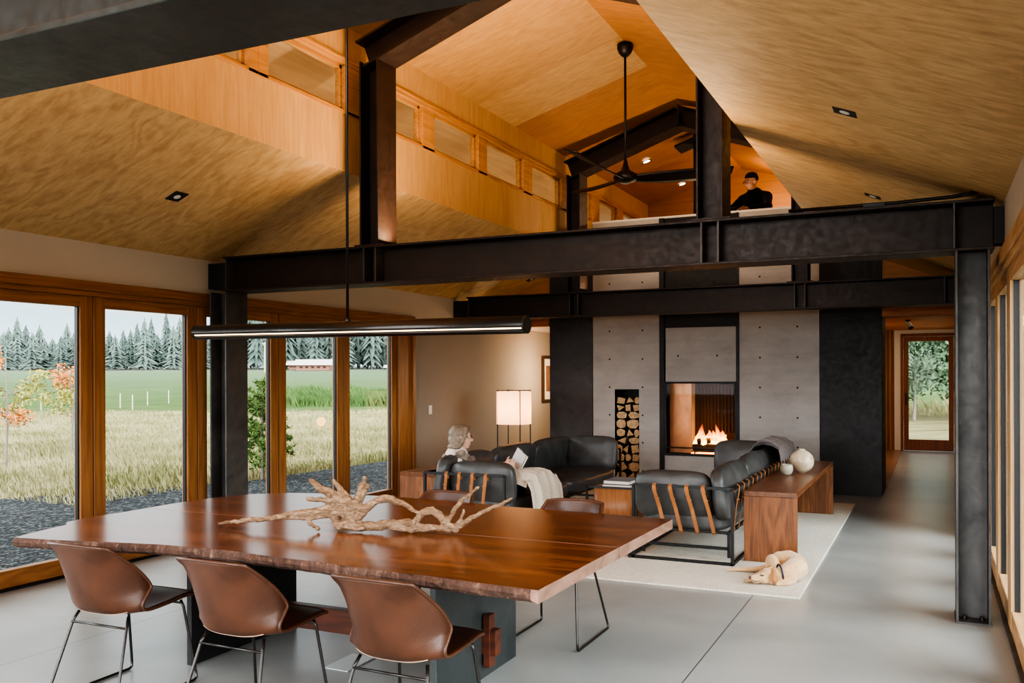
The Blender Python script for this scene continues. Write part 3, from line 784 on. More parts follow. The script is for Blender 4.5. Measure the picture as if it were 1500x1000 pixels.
# ------------------------------------------------------------------ dining table
t = thing('dining_table', 'large live-edge slab dining table with polished red brown top on two steel plates', 'table', (-2.9, 4.2, 0))
near = [(-1.412, 3.235), (-1.70, 3.25), (-1.959, 3.272), (-2.30, 3.285), (-2.55, 3.315), (-2.811, 3.322), (-3.10, 3.348), (-3.30, 3.345), (-3.554, 3.322), (-3.80, 3.27), (-4.10, 3.20), (-4.402, 3.15)]
leftn = [(-4.45, 3.30), (-4.485, 3.45), (-4.50, 3.54), (-4.59, 3.62), (-4.62, 3.80), (-4.60, 4.0), (-4.598, 4.205)]
leftf = [(-4.598, 4.212), (-4.60, 4.45), (-4.56, 4.75), (-4.45, 5.02), (-4.22, 5.2)]
far = [(-4.0, 5.26), (-3.6, 5.31), (-3.31, 5.325), (-2.9, 5.29), (-2.5, 5.23), (-2.2, 5.21), (-1.9, 5.20), (-1.6, 5.17), (-1.385, 5.155)]
def dens(pl, step=.03):
    out = []
    for p, q in zip(pl, pl[1:]):
        n = max(1, int((Vector(q)-Vector(p)).length/step))
        for i in range(n): out.append(tuple(Vector(p).lerp(Vector(q), i/n)))
    out.append(pl[-1]); return out
def slab(outline, live, name):
    """outline ccw list of (x,y); live(p)-> True where bark edge"""
    bm = bmesh.new(); zs = (.750, .742, .728, .710, .695)
    n = len(outline); cx = sum(p[0] for p in outline)/n; cy = sum(p[1] for p in outline)/n
    rings = []
    for li, z in enumerate(zs):
        r = []
        for p in outline:
            lv = live(p); v = Vector((p[0], p[1], 0)); out = Vector((p[0]-cx, p[1]-cy, 0))
            out = Vector((0, 1 if out.y > 0 else -1, 0)) if lv == 'y' else (Vector((-1, 0, 0)) if lv == 'x' else Vector((0, 0, 0)))
            if lv:
                off = (-.004, .002, .010, .004, -.014)[li] + .012*mnoise.noise(Vector((p[0]*9, p[1]*9, z*25))) + .008*mnoise.noise(Vector((p[0]*40, p[1]*40, z*30)))
                if li == 0: off = -.003+.006*mnoise.noise(Vector((p[0]*5, p[1]*5, 1)))
                v += out*off
            r.append(bm.verts.new((v.x+2.9, v.y-4.2, z)))
        rings.append(r)
    top = bm.faces.new(rings[0]); bot = bm.faces.new(rings[-1][::-1]); top.material_index = 0; bot.material_index = 0
    for ri in range(len(zs)-1):
        for i in range(n):
            f = bm.faces.new((rings[ri][i], rings[ri+1][i], rings[ri+1][(i+1)%n], rings[ri][(i+1)%n]))
            lv = live(outline[i]) and live(outline[(i+1)%n])
            f.material_index = 1 if lv == 'y' else 2
            if lv == 'x': f.material_index = 1
    bmesh.ops.recalc_face_normals(bm, faces=bm.faces)
    me = bpy.data.meshes.new(name); bm.to_mesh(me); bm.free()
    for m_ in ('slab', 'bark', 'slab_edge'): me.materials.append(M[m_])
    o = bpy.data.objects.new(name, me); link(o, t); return o
def lv(p):
    if p[1] < 3.36 and p[0] < -1.415: return 'y'
    if p[1] > 5.10 and p[0] < -1.39: return 'y'
    if p[0] < -4.42 and abs(p[1]-4.208) > .01: return 'x'
    return None
o1 = dens(near)+dens(leftn)[1:]+[(-1.40, 4.205)]
o2 = dens(leftf)+dens(far)[0:]+[(-1.40, 4.212)]
slab(o1[::-1], lv, 'slab'); slab(o2[::-1], lv, 'slab')
for x, L in ((-2.145, .035), (-3.70, .035)):
    xx = x+2.9
    MB().box(xx-L, xx, 3.70-4.2, 4.60-4.2, .004, .695).build('pedestal_plate', M['steel_green'] if x > -3 else M['steel_black'], t, bevel=.003)
    MB().box(xx-.25, xx+.22, 3.75-4.2, 4.55-4.2, .686, .695).build('mounting_plate', M['steel_black'], t)
MB().box(-3.95+2.9, -2.06+2.9, -.03, .03, .135, .27).build('stretcher', M['walnut_dark'], t, bevel=.004)
for x in (-2.115, -3.78): MB().box(x+2.9-.02, x+2.9+.02, -.012-.02, .012+.02, .07, .345).build('wedge', M['walnut_dark'], t, bevel=.003)

tag(MB().box(-3.02, -2.86, 3.98, 4.25, 0, .006).build('floor_outlet_cover', plain('brushed outlet cover', (.5, .52, .53), .3, .5), bevel=.002), 'rectangular grey floor outlet cover under the dining table', 'outlet')

# ------------------------------------------------------------------ driftwood
DW = [[(-2.995, 3.982, 0.866, 0.032), (-3.144, 3.942, 0.844, 0.026), (-3.377, 3.88, 0.808, 0.02), (-3.611, 3.819, 0.775, 0.008)],
[(-2.87, 4.01, .86, .03), (-2.995, 3.982, 0.866, 0.032)],
[(-2.953, 3.994, 0.856, 0.03), (-3.017, 3.976, 0.836, 0.022), (-3.182, 3.932, 0.821, 0.018), (-3.291, 3.903, 0.818, 0.012)],
[(-2.859, 4.02, 0.896, 0.035), (-2.945, 3.996, 0.942, 0.032), (-3.028, 3.973, 0.981, 0.028), (-3.081, 3.959, 1.025, 0.016)],
[(-2.859, 4.02, 0.888, 0.03), (-2.953, 3.994, 0.92, 0.02), (-3.097, 3.954, 0.924, 0.014)],
[(-2.859, 4.02, 0.896, 0.03), (-2.896, 4.009, 0.954, 0.022), (-2.934, 3.999, 0.998, 0.016), (-2.956, 3.993, 1.024, 0.012)],
[(-2.848, 4.023, 0.888, 0.03), (-2.825, 4.029, 0.93, 0.02), (-2.802, 4.035, 0.993, 0.016), (-2.787, 4.039, 1.045, 0.012)],
[(-2.84, 4.025, 0.889, 0.028), (-2.803, 4.035, 0.941, 0.018), (-2.769, 4.044, 1.005, 0.012)],
[(-2.85, 4.03, .88, .03), (-2.86, 4.09, .95, .018), (-2.87, 4.12, 1.0, .01)],
[(-2.878, 4.014, 0.802, 0.035), (-2.825, 4.029, 0.833, 0.034), (-2.777, 4.042, 0.883, 0.03), (-2.717, 4.059, 0.928, 0.026), (-2.636, 4.082, 0.934, 0.022), (-2.566, 4.101, 0.902, 0.017), (-2.49, 4.123, 0.856, 0.009)],
[(-2.957, 3.993, 0.826, 0.03), (-2.923, 4.002, 0.786, 0.034), (-2.837, 4.026, 0.786, 0.034), (-2.729, 4.056, 0.788, 0.03), (-2.611, 4.089, 0.805, 0.028), (-2.519, 4.115, 0.808, 0.026), (-2.472, 4.128, 0.864, 0.024), (-2.425, 4.142, 0.883, 0.024), (-2.378, 4.155, 0.848, 0.025), (-2.346, 4.164, 0.808, 0.024), (-2.299, 4.178, 0.784, 0.022), (-2.242, 4.194, 0.825, 0.018), (-2.15, 4.221, 0.885, 0.015), (-2.072, 4.244, 0.912, 0.013), (-2.009, 4.263, 0.953, 0.007)],
[(-2.545, 4.108, 0.8, 0.024), (-2.472, 4.128, 0.783, 0.024), (-2.382, 4.154, 0.785, 0.022), (-2.299, 4.178, 0.78, 0.02)],
[(-2.357, 4.161, 0.815, 0.02), (-2.31, 4.175, 0.871, 0.016), (-2.263, 4.188, 0.941, 0.014), (-2.22, 4.201, 0.975, 0.012), (-2.185, 4.211, 1.004, 0.009)],
[(-2.299, 4.178, 0.791, 0.016), (-2.271, 4.186, 0.836, 0.012), (-2.26, 4.189, 0.883, 0.008)],
[(-2.905, 4.004, 0.894, 0.034), (-2.878, 4.014, 0.851, 0.036), (-2.875, 4.017, 0.800, 0.034)],
[(-2.84, 4.025, 0.905, 0.030), (-2.815, 4.033, 0.889, 0.024)],
[(-3.10, 3.95, .83, .015), (-3.07, 3.94, .790, .014), (-3.03, 3.95, .768, .013)],
[(-2.692, 4.066, 0.796, 0.02), (-2.582, 4.097, 0.777, 0.02), (-2.472, 4.128, 0.776, 0.018)]]
def fine_path(L):
    pts = []; rs = []
    for (a, b) in zip(L, L[1:]):
        for i in range(4):
            q = i/4; p = Vector(a[:3]).lerp(Vector(b[:3]), q)
            j = Vector((mnoise.noise(p*22), mnoise.noise(p*22+Vector((5, 0, 0))), mnoise.noise(p*22+Vector((0, 9, 0)))))*.008
            pts.append(p+j); rs.append((a[3]*(1-q)+b[3]*q)*.84*(1+.3*mnoise.noise(p*35)))
    pts.append(Vector(L[-1][:3])); rs.append(L[-1][3]); return ('c', pts, rs)
o = blob('driftwood_branch', [fine_path(L) for L in DW], M['drift'], None, .006, 0, .005, 55)
tag(o, 'gnarled twisted driftwood branch lying along the dining table top', 'driftwood')

# ------------------------------------------------------------------ dining chairs
def make_chair():
    t = thing('dining_chair', 'x', 'chair')
    cp = [(.30, .452), (.20, .455), (.05, .440), (-.08, .432), (-.17, .440), (-.225, .475), (-.255, .54), (-.285, .64), (-.31, .73), (-.325, .795)]
    hw = [.205, .215, .225, .230, .232, .232, .228, .220, .208, .192]
    fw = [0, 0, 0, .0, .06, .15, .20, .165, .10, .035]
    up = [.0, .005, .012, .02, .045, .06, .03, .01, -.004, -.010]
    def cr(a, q):
        q *= len(a)-1; i = min(int(q), len(a)-2); f = q-i
        p0, p1, p2, p3 = a[max(i-1, 0)], a[i], a[i+1], a[min(i+2, len(a)-1)]
        return .5*((2*p1)+(-p0+p2)*f+(2*p0-5*p1+4*p2-p3)*f*f+(-p0+3*p1-3*p2+p3)*f**3)
    def S(u, v):
        s = (u-.5)*2; w = cr(hw, v); e = abs(s)**3.0
        y = cr([c[0] for c in cp], v)+cr(fw, v)*e; z = cr([c[1] for c in cp], v)+cr(up, v)*e
        if v < .12: y -= (.12-v)/.12*.03*abs(s)**4
        return Vector((s*w, y, z))
    shell = MB().grid(lambda u, v: S(u, v), 20, 36).build('seat_shell', M['leather_brown'], t, True, solid=.012)
    # inner lining of the seat, darker leather
    MB().grid(lambda u, v: S(.05+.9*u, .03+.92*v)+Vector((0, .010*min(1, max(0, (v-.35)*4)), .0085)), 16, 32).build('seat_lining', M['leather_inner'], shell, True)
    rim = [S(0, i/30) for i in range(31)]+[S(i/12, 1) for i in range(1, 12)]+[S(1, 1-i/30) for i in range(31)]+[S(1-i/12, 0) for i in range(1, 12)]
    rim.append(rim[0])
    MB().tube(rim, .0085, 8, False).build('piping', M['leather_brown'], shell, True)
    st = [S(.12+.76*i/20, .43)+Vector((0, -.012, -.004)) for i in range(21)]
    MB().tube(st, .0022, 5).build('seam', M['stitch'], shell, True)
    for sx in (-1, 1):
        P = [(sx*.165, -.135, .425), (sx*.18, -.16, .38), (sx*.225, -.265, .05), (sx*.228, -.278, .018), (sx*.228, -.26, .008), (sx*.228, .24, .008), (sx*.228, .258, .018), (sx*.225, .255, .05), (sx*.195, .20, .40), (sx*.185, .19, .435)]
        MB().tube(P, .0075, 10).build('leg', M['rod'], t, True)
    MB().tube([(-.182, -.165, .375), (.182, -.165, .375)], .006, 8).build('crossbar', M['rod'], t, True)
    MB().tube([(-.19, .19, .42), (.19, .19, .42)], .006, 8).build('crossbar', M['rod'], t, True)
    return t
ch0 = make_chair()
spots = [(-3.73, 3.28, 0.03, 'brown leather dining chair on the near side, leftmost at the table'),
         (-2.87, 3.27, 0.0, 'brown leather dining chair on the near side, middle of three'),
         (-2.02, 3.27, -.02, 'brown leather dining chair on the near side, rightmost, before the steel pedestal'),
         (-3.02, 5.11, PI, 'dining chair on the far side, its back top showing below the seated woman'),
         (-2.08, 5.07, PI, 'dining chair on the far side, its back top showing before the side table')]
for i, (x, y, r, lb) in enumerate(spots):
    c = ch0 if i == 0 else copy_tree(ch0)
    c.location = (x, y, 0); c.rotation_euler = (0, 0, r); c['label'] = lb; c['group'] = 'leather dining chairs around the table'

# ------------------------------------------------------------------ living room
RZ = .016
def rugfn(): pass
o = MB().box(-5.6, -.855, 6.6, 11.68, 0, RZ).build('area_rug', M['rug'], bevel=.006)
tag(o, 'large cream woven rug under the sofas', 'rug')

def pillow(mb, c, size, R=None, p=4.5, puff=.25, seed=0, n=14):
    """soft leather cushion: a rounded, puffed box"""
    R = R or Matrix.Identity(3); c = Vector(c); hx, hy, hz = size[0]/2, size[1]/2, size[2]/2
    r = bmesh.ops.create_cube(mb.bm, size=2)
    bmesh.ops.subdivide_edges(mb.bm, edges=list(mb.bm.edges), cuts=n, use_grid_fill=True)
    vs = list(mb.bm.verts)
    # smallest dimension is the thickness
    th = min(range(3), key=lambda i: size[i])
    for v in vs:
        q = Vector(v.co); L = (abs(q.x)**p+abs(q.y)**p+abs(q.z)**p)**(1/p); q = q/L
        o_ = [i for i in range(3) if i != th]
        a, b = q[o_[0]], q[o_[1]]
        f = (1-puff)+puff*(1-abs(a)**2.5)*(1-abs(b)**2.5)*1.3
        q[th] *= f
        w = Vector((q.x*hx, q.y*hy, q.z*hz))
        nz = mnoise.noise(w*6+Vector((seed*3.7, seed, 0)))*.012+mnoise.noise(w*16+Vector((seed, 0, seed*2)))*.005
        ax = [0, 0, 0]; ax[th] = 1 if q[th] > 0 else -1
        w += Vector(ax)*nz
        v.co = c + R @ w
    return mb
def rotm(ax, deg): return Matrix.Rotation(math.radians(deg), 3, ax)

def sofa(name, label, x_open, x_back, y0, y1, far_back=True):
    """three-sided frame sofa; sg = direction from the back to the open side"""
    t = thing(name, label, 'sofa', ((x_open+x_back)/2, y0, RZ))
    ox, oy = (x_open+x_back)/2, y0
    sg = 1 if x_open > x_back else -1
    X = lambda x: x-ox
    Yc = lambda y: y-oy
    b = .024
    zt = .635; zs = .235
    fr = MB(); xo, xb, ya, yb = X(x_open), X(x_back), Yc(y0), Yc(y1)
    for z in (b/2,):
        fr.bar((xo, ya, z), (xb, ya, z), b); fr.bar((xo, yb, z), (xb, yb, z), b)
        fr.bar((xo, ya, z), (xo, yb, z), b); fr.bar((xb, ya, z), (xb, yb, z), b)
    fr.build('base_frame', M['black_metal'], t)
    fr = MB()
    xi = xo-sg*.07; xbi = xb+sg*.07; yi = ya+.20; yj = yb-.20
    for p in ((xi, yi), (xbi, yi), (xi, yj), (xbi, yj), (xi, (yi+yj)/2), (xbi, (yi+yj)/2)):
        fr.bar((p[0], p[1], b), (p[0], p[1], zs), b)
    fr.bar((xi, yi, zs), (xi, yj, zs), b); fr.bar((xbi, yi, zs), (xbi, yj, zs), b); fr.bar((xi, yi, zs), (xbi, yi, zs), b); fr.bar((xi, yj, zs), (xbi, yj, zs), b)
    fr.bar((xi, yi, .10), (xbi, yi, .10), b)
    fr.build('seat_frame', M['black_metal'], t)
    fr = MB()
    for p in ((xb, ya), (xb, yb), (xb, (ya+yb)/2)): fr.bar((p[0], p[1], 0), (p[0], p[1], zt), b)
    e = xo-sg*.04
    fr.bar((xb, ya, zt), (e, ya, zt), b); fr.bar((xb, yb, zt), (e, yb, zt), b); fr.bar((xb, ya, zt), (xb, yb, zt), b)
    fr.bar((e, ya, zt), (e, ya, 0), b) ; fr.bar((e, yb, zt), (e, yb, 0), b)
    fr.build('back_frame', M['black_metal'], t)
    # leather straps
    w = abs(xo-xb)
    def strap(p_top, p_bot, ax, name='strap'):
        pt, pb = Vector(p_top), Vector(p_bot); out = Vector((0, -1, 0)) if ax == 'y-' else (Vector((0, 1, 0)) if ax == 'y+' else Vector((-sg, 0, 0)))
        wd = Vector((1, 0, 0)) if ax[0] == 'y' else Vector((0, 1, 0))
        path = [pt-out*.022+Vector((0, 0, -.05)), pt-out*.018+Vector((0, 0, .004)), pt+Vector((0, 0, .018)), pt+out*.018, pt+out*.016+Vector((0, 0, -.03)), pt.lerp(pb, .5)+out*.010, pb+out*.016, pb+Vector((0, 0, -.016))]
        mb = MB(); n = len(path)
        mb.grid(lambda u, v: path[min(n-1, int(round(u*(n-1))))]+wd*(v-.5)*.032, n-1, 1)
        st_ = mb.build(name, M['leather_strap'], t, solid=.004)
        MB().bar(pt.lerp(pb, .28)+out*.018-wd*.02, pt.lerp(pb, .28)+out*.018+wd*.02, .02, .006).build('buckle', M['leather_strap'], st_)
    for i in range(4):
        x = e+ (xb-e)*(.22+i*.165)
        strap((x, ya, zt), (x+ (xb-e)*.09, ya+.07, zs+.02), 'y-')
    for i in range(3):
        x = e+(xb-e)*(.25+i*.2); strap((x, yb, zt), (x, yb-.17, zs), 'y+')
    nst = 15
    for i in range(nst):
        y = ya+.22+(yb-ya-.44)*i/(nst-1); strap((xb, y, zt), (xb+sg*.06, y+.07, zs), 'x')
    # cushions
    def cush(nm, c, size, R=None, puff=.25, seed=0, p=4.5):
        o = pillow(MB(), c, size, R, p, puff, seed).build(nm, M['leather_black'], t, True)
        return o
    L = (yb-ya-.28)/2; xm = (xo+xb)/2
    for i in range(2):
        cush('seat_cushion', (xm+sg*.03, ya+.15+L*(i+.5), .325), (w*.90, L+.01, .20), puff=.12, seed=i+1, p=6)
    th = .19
    e2 = xb+sg*.20
    cush('back_cushion', ((e+e2)/2+sg*.02, ya+.185, .542), (abs(e-e2)+.03, th, .42), rotm('X', 10), .3, 5)
    cush('back_cushion', ((e+e2)/2+sg*.01, yb-.165, .575), (abs(e-e2)+.02, th, .46), rotm('X', -9), .3, 6)
    n = 3; LL = (yb-ya-.08)/n
    for i in range(n):
        cush('back_cushion', (xb+sg*.125, ya+.04+LL*(i+.5), .565), (th, LL*1.02, .47), rotm('Y', 9*sg), .3, 8+i)
    return t
sofa('leather_sofa', 'charcoal leather sofa with black metal frame and tan straps by the walnut console', -2.39, -1.50, 7.46, 10.9)
sofa('leather_sofa', 'charcoal leather sofa where the woman sits, with strapped end toward the table', -3.60, -4.50, 7.55, 11.0)

def console(label, x0, x1, y0, y1, h):
    t = thing('console_table', label, 'console table', ((x0+x1)/2, (y0+y1)/2, RZ))
    hw_, hl = (x1-x0)/2, (y1-y0)/2; th = .045
    MB().box(-hw_, hw_, -hl, hl, h-th-RZ, h-RZ).build('top', M['walnut_y'], t, bevel=.003)
    MB().box(-hw_, hw_, -hl, -hl+th, 0, h-th-RZ).build('leg_panel', M['walnut_z'], t, bevel=.003)
    MB().box(-hw_, hw_, hl-th, hl, 0, h-th-RZ).build('leg_panel', M['walnut_z'], t, bevel=.003)
console('walnut waterfall console behind the right sofa with vases on top', -1.455, -1.02, 7.72, 10.73, .612)
console('dark walnut waterfall console beside the left windows, behind the left sofa', -5.04, -4.60, 7.95, 10.9, .60)

# vases
prof_v = [(0, 0), (.035, .0)]+[(.118*math.sin(a_), .115-.115*math.cos(a_)) for a_ in [.35+i_*.17 for i_ in range(15)]]+[(.030, .232), (.031, .240), (.022, .240), (.018, .225), (0, .215)]
tag(MB().lathe(prof_v, (-1.19, 9.36, .612), 40).build('round_vase', M['ceramic'], None, True), 'large spherical speckled stoneware vase on the walnut console', 'vase')
prof_b = [(0, 0), (.035, 0), (.052, .02), (.063, .055), (.060, .085), (.050, .105), (.046, .105), (.055, .08), (.055, .05), (.0, .015)]
tag(MB().lathe(prof_b, (-1.30, 9.10, .612), 36).build('small_vase', M['ceramic_green'], None, True), 'small grey green ceramic cup vase beside the round vase', 'vase')

# side tables with books
t = thing('side_table', 'wooden block side table with rounded sides and black legs between the sofas', 'side table', (-2.93, 8.90, RZ))
MB().prism([( .24*(1 if math.cos(a) > 0 else -1)*abs(math.cos(a))**.45, .31*(1 if math.sin(a) > 0 else -1)*abs(math.sin(a))**.45) for a in [2*PI*i/40 for i in range(40)]], 'z', .03, .435).build('body', M['side_wood'], t, True)
for m_ in (): pass
lg = MB()
MB().box(-.22, .22, -.29, .29, .0, .03).build('plinth', M['black_metal'], t)
for sx in (-1, 1):
    MB().bar((sx*.26, -.34, 0), (sx*.26, -.34, .46), .02).build('leg', M['black_metal'], t)
MB().bar((-.27, -.34, .45), (.27, -.34, .45), .02).build('rail', M['black_metal'], t)
def book(x, y, z, w, l, h, r, mat, label):
    t = thing('book', label, 'book', (x, y, z), r, 'books on the side table')
    MB().box(-w/2, w/2, -l/2, l/2, 0, .004).box(-w/2, w/2, -l/2, l/2, h-.004, h).box(-w/2, -w/2+.004, -l/2, l/2, 0, h).build('cover', mat, t)
    MB().box(-w/2+.006, w/2-.005, -l/2+.005, l/2-.005, .004, h-.004).build('pages', M['paper'], t)
book(-2.91, 8.83, .453, .30, .40, .035, .05, M['book_blue'], 'dark blue book, lower of two stacked on the side table')
book(-2.90, 8.83, .489, .28, .36, .035, -.04, M['book_grey'], 'grey book, upper of two stacked on the side table')

# floor lamp
t = thing('floor_lamp', 'glowing cream drum floor lamp on four thin dark legs by the left wall', 'floor lamp', (-5.22, 11.15, 0))
mb = MB(); N = 40
for_ring = []
def dr_(a, r=.225):
    c, s_ = math.cos(a), math.sin(a); return (r*(1 if c > 0 else -1)*abs(c)**.75, r*(1 if s_ > 0 else -1)*abs(s_)**.75)
for z in (.93, 1.38): for_ring.append([mb.bm.verts.new((*dr_(2*PI*i/N), z)) for i in range(N)])
for i in range(N): mb.bm.faces.new((for_ring[0][i], for_ring[0][(i+1)%N], for_ring[1][(i+1)%N], for_ring[1][i]))
mb.build('lamp_shade', M['shade'], t, True)
for a in (0, 1, 2, 3):
    x, y = .24*math.cos(PI/4+a*PI/2), .24*math.sin(PI/4+a*PI/2)
    MB().tube([(x, y, 0.0), (x, y, 1.40)], .008, 8).build('leg', M['black_metal'], t)
MB().tube([(.17, .17, 1.39), (-.17, -.17, 1.39)], .006).tube([(-.17, .17, 1.39), (.17, -.17, 1.39)], .006).tube([(.17, .17, .30), (-.17, -.17, .30)], .005).tube([(-.17, .17, .30), (.17, -.17, .30)], .005).build('cross_rods', M['black_metal'], t)
MB().ell((0, 0, 1.15), (.04, .04, .06)).build('bulb', m_emit('lamp bulb', (1, .75, .5), 6), t, True)

# throws
def throw_grey(u, v):
    # over the far corner of the right sofa back: path across the back cushion (x), width along y
    path = [(-1.86, .47), (-1.84, .60), (-1.80, .74), (-1.74, .83), (-1.66, .862), (-1.56, .85), (-1.465, .80), (-1.445, .72), (-1.44, .66)]
    q = v*(len(path)-1); i = min(int(q), len(path)-2); f = q-i
    x = path[i][0]*(1-f)+path[i+1][0]*f; z = path[i][1]*(1-f)+path[i+1][1]*f
    y = 9.75+u*1.05+.06*math.sin(v*5)
    rip = .014*math.sin(u*42+v*3)+.01*math.sin(u*23-v*6)
    return (x+rip*(.6 if v < .4 else -.3), y, z+.012+rip)
tag(MB().grid(throw_grey, 90, 24).build('throw_blanket', M['throw_grey'], None, True, solid=.008), 'grey brown wool throw draped over the right sofa back', 'blanket')

def throw_cream(u, v):
    # over the seated woman's lap and knees, falling to the rug
    path = [(-4.10, .60), (-3.95, .615), (-3.78, .625), (-3.62, .63), (-3.52, .60), (-3.46, .50), (-3.44, .38), (-3.42, .26), (-3.40, .14), (-3.38, .045)]
    q = v*(len(path)-1); i = min(int(q), len(path)-2); f = q-i
    x = path[i][0]*(1-f)+path[i+1][0]*f; z = path[i][1]*(1-f)+path[i+1][1]*f
    s = (u-.5)*2; fall = max(0, abs(s)-.62)/.38
    y = 8.06+s*.36*(1-.12*v)+.05*math.sin(v*4)
    zz = z - fall*.10*(1 if v < .45 else .2)
    rip = (.016*math.sin(u*30+v*4)+.010*math.sin(u*53+v*9))*(.4+v)
    return (x+(rip*1.3+ .05*math.sin(u*9)*v if v > .35 else rip*.3), y, max(.03, zz+.02+(rip if v < .5 else 0)))
tag(MB().grid(throw_cream, 70, 50).build('throw_blanket', M['throw_cream'], None, True, solid=.01), 'cream wool blanket over the seated woman\'s lap, hanging to the rug', 'blanket')

# ------------------------------------------------------------------ people
def frame(o, fwd):
    o = Vector(o); f = Vector(fwd).normalized(); l = Vector((-f.y, f.x, 0)).normalized(); u = Vector((0, 0, 1))
    return lambda a, b, c: o+f*a+l*b+u*c
def hand(P, dirf, side, curl=.5, sz=1.0):
    """five bent fingers; P wrist point, dirf pointing direction, side = thumb side vector"""
    d = Vector(dirf).normalized(); s_ = Vector(side); s_ = (s_-d*s_.dot(d)).normalized(); n = d.cross(s_)
    if n.z > 0: n = -n     # palm side: fingers curl downwards
    out = []
    pc = P+d*.045*sz
    R = Matrix((d, s_, n)).transposed()
    out.append(('s', pc, (.048*sz, .040*sz, .017*sz), R))
    for i, L in enumerate((.068, .076, .070, .055)):
        base = P+d*.080*sz+s_*(.028-.019*i)*sz
        a = curl*.9; p1 = base+(d*math.cos(a)+n*math.sin(a))*L*.45*sz; a2 = curl*1.9
        p2 = p1+(d*math.cos(a2)+n*math.sin(a2))*L*.33*sz; a3 = curl*2.6
        p3 = p2+(d*math.cos(a3)+n*math.sin(a3))*L*.25*sz
        out.append(('c', [base-d*.02*sz, base, p1, p2, p3], [.009*sz, .009*sz, .0085*sz, .008*sz, .0068*sz]))
    b = P+d*.022*sz+s_*.030*sz; p1 = b+(d*.6+s_*.7).normalized()*.034*sz+n*.008*sz; p2 = p1+(d*.85+s_*.25+n*.4).normalized()*.030*sz
    out.append(('c', [b-s_*.01*sz, b, p1, p2], [.012*sz, .0115*sz, .0095*sz, .008*sz]))
    return out
def head_prims(H, sz=1.0):
    """H: frame function with origin at head centre"""
    a = lambda *p: H(*[q*sz for q in p])
    f = (H(1, 0, 0)-H(0, 0, 0)); l = (H(0, 1, 0)-H(0, 0, 0)); u = f.cross(l)
    R = Matrix((f, l, u)).transposed()
    E = lambda p, r: ('s', a(*p), tuple(q*sz for q in r), R)
    return [E((-.012, 0, .025), (.098, .076, .095)), E((.030, 0, -.045), (.062, .058, .068)), E((.055, 0, -.088), (.028, .030, .022)),
            E((.078, 0, .030), (.018, .052, .014)), E((.045, .036, -.035), (.042, .026, .030)), E((.045, -.036, -.035), (.042, .026, .030)),
            ('c', [a(.088, 0, .015), a(.106, 0, -.015), a(.112, 0, -.028)], [.008*sz, .010*sz, .013*sz]),
            E((.100, .012, -.032), (.010, .008, .007)), E((.100, -.012, -.032), (.010, .008, .007)),
            E((.086, 0, -.058), (.012, .024, .007)), E((.084, 0, -.068), (.011, .020, .007)),
            E((-.008, .078, -.010), (.020, .009, .032)), E((-.008, -.078, -.010), (.020, .009, .032))]
def face_bits(H, t, sz=1.0, glasses=True, gmat=None):
    a = lambda *p: H(*[q*sz for q in p])
    for s_ in (-1, 1):
        MB().ell(a(.079, s_*.031, .008), (.0125*sz,)*3, n=12).build('eye', M['eye'], t, True)
        MB().ell(a(.0885, s_*.031, .006), (.0052*sz,)*3, n=10).build('iris', M['iris'], t, True)
        MB().tube([a(.092, s_*.014, .026), a(.095, s_*.030, .031), a(.085, s_*.048, .026)], [.003*sz, .0042*sz, .0025*sz], 6).build('eyebrow', M['hair_dark'], t, True)
    if glasses:
        g = MB()
        for s_ in (-1, 1):
            ring = [a(.104, s_*.032+.024*math.cos(q), .006+.017*math.sin(q)) for q in [2*PI*i/16 for i in range(17)]]
            g.tube(ring, .0024*sz, 6)
            g.tube([a(.104, s_*.056, .010), a(.08, s_*.074, .010), a(-.01, s_*.082, .006)], .0022*sz, 6)
        g.tube([a(.106, -.009, .010), a(.108, .009, .010)], .0024*sz, 6)
        g.build('glasses', M['black'], t, True)

# woman on the left sofa, turned to the fire
W = frame((-4.37, 8.02, 0), (.93, .36, 0))
tw = thing('person', 'person with chin-length grey blond hair and glasses reading a book on the left sofa', 'person', (-4.37, 8.02, .42))
tw.location = (0, 0, 0)
hd = W(0.02, 0, .965)
Hf = frame(hd, (.86, .50, 0))
fr_ = [('c', [W(0, 0, .47), W(-.02, 0, .58), W(-.04, 0, .70), W(-.03, 0, .77)], [.135, .125, .135, .11]),
       ('c', [W(-.03, -.16, .765), W(-.03, 0, .785), W(-.03, .16, .765)], [.052, .06, .052]),
       ('c', [W(-.02, 0, .78), W(0, 0, .88), hd+Vector((0, 0, -.06))], [.055, .046, .046])]
legs_ = []
for s_ in (-1, 1):
    legs_.append(('c', [W(.02, s_*.09, .49), W(.30, s_*.09, .54), W(.58, s_*.085, .53)], [.085, .072, .058]))
    legs_.append(('c', [W(.58, s_*.085, .53), W(.66, s_*.085, .30), W(.70, s_*.085, .10)], [.058, .052, .036]))
    legs_.append(('c', [W(.69, s_*.085, .075), W(.80, s_*.09, .062), W(.86, s_*.09, .056)], [.034, .032, .025]))
armL = [W(-.03, .17, .755), W(.14, .20, .61), W(.46, .04, .69)]
armR = [W(-.03, -.17, .755), W(.12, -.21, .61), W(.47, -.20, .68)]
arms_ = [('c', armL, [.048, .040, .027]), ('c', armR, [.048, .040, .027])]
hands_ = hand(Vector(W(.47, .04, .695)), W(1, -.25, .3)-W(0, 0, 0), Vector((0, 0, 1)), .7)+hand(Vector(W(.48, -.20, .685)), W(1, .25, .3)-W(0, 0, 0), Vector((0, 0, 1)), .7)
blob('body', head_prims(Hf)+fr_+legs_+arms_+hands_, M['skin_f'], tw, .009, 2)
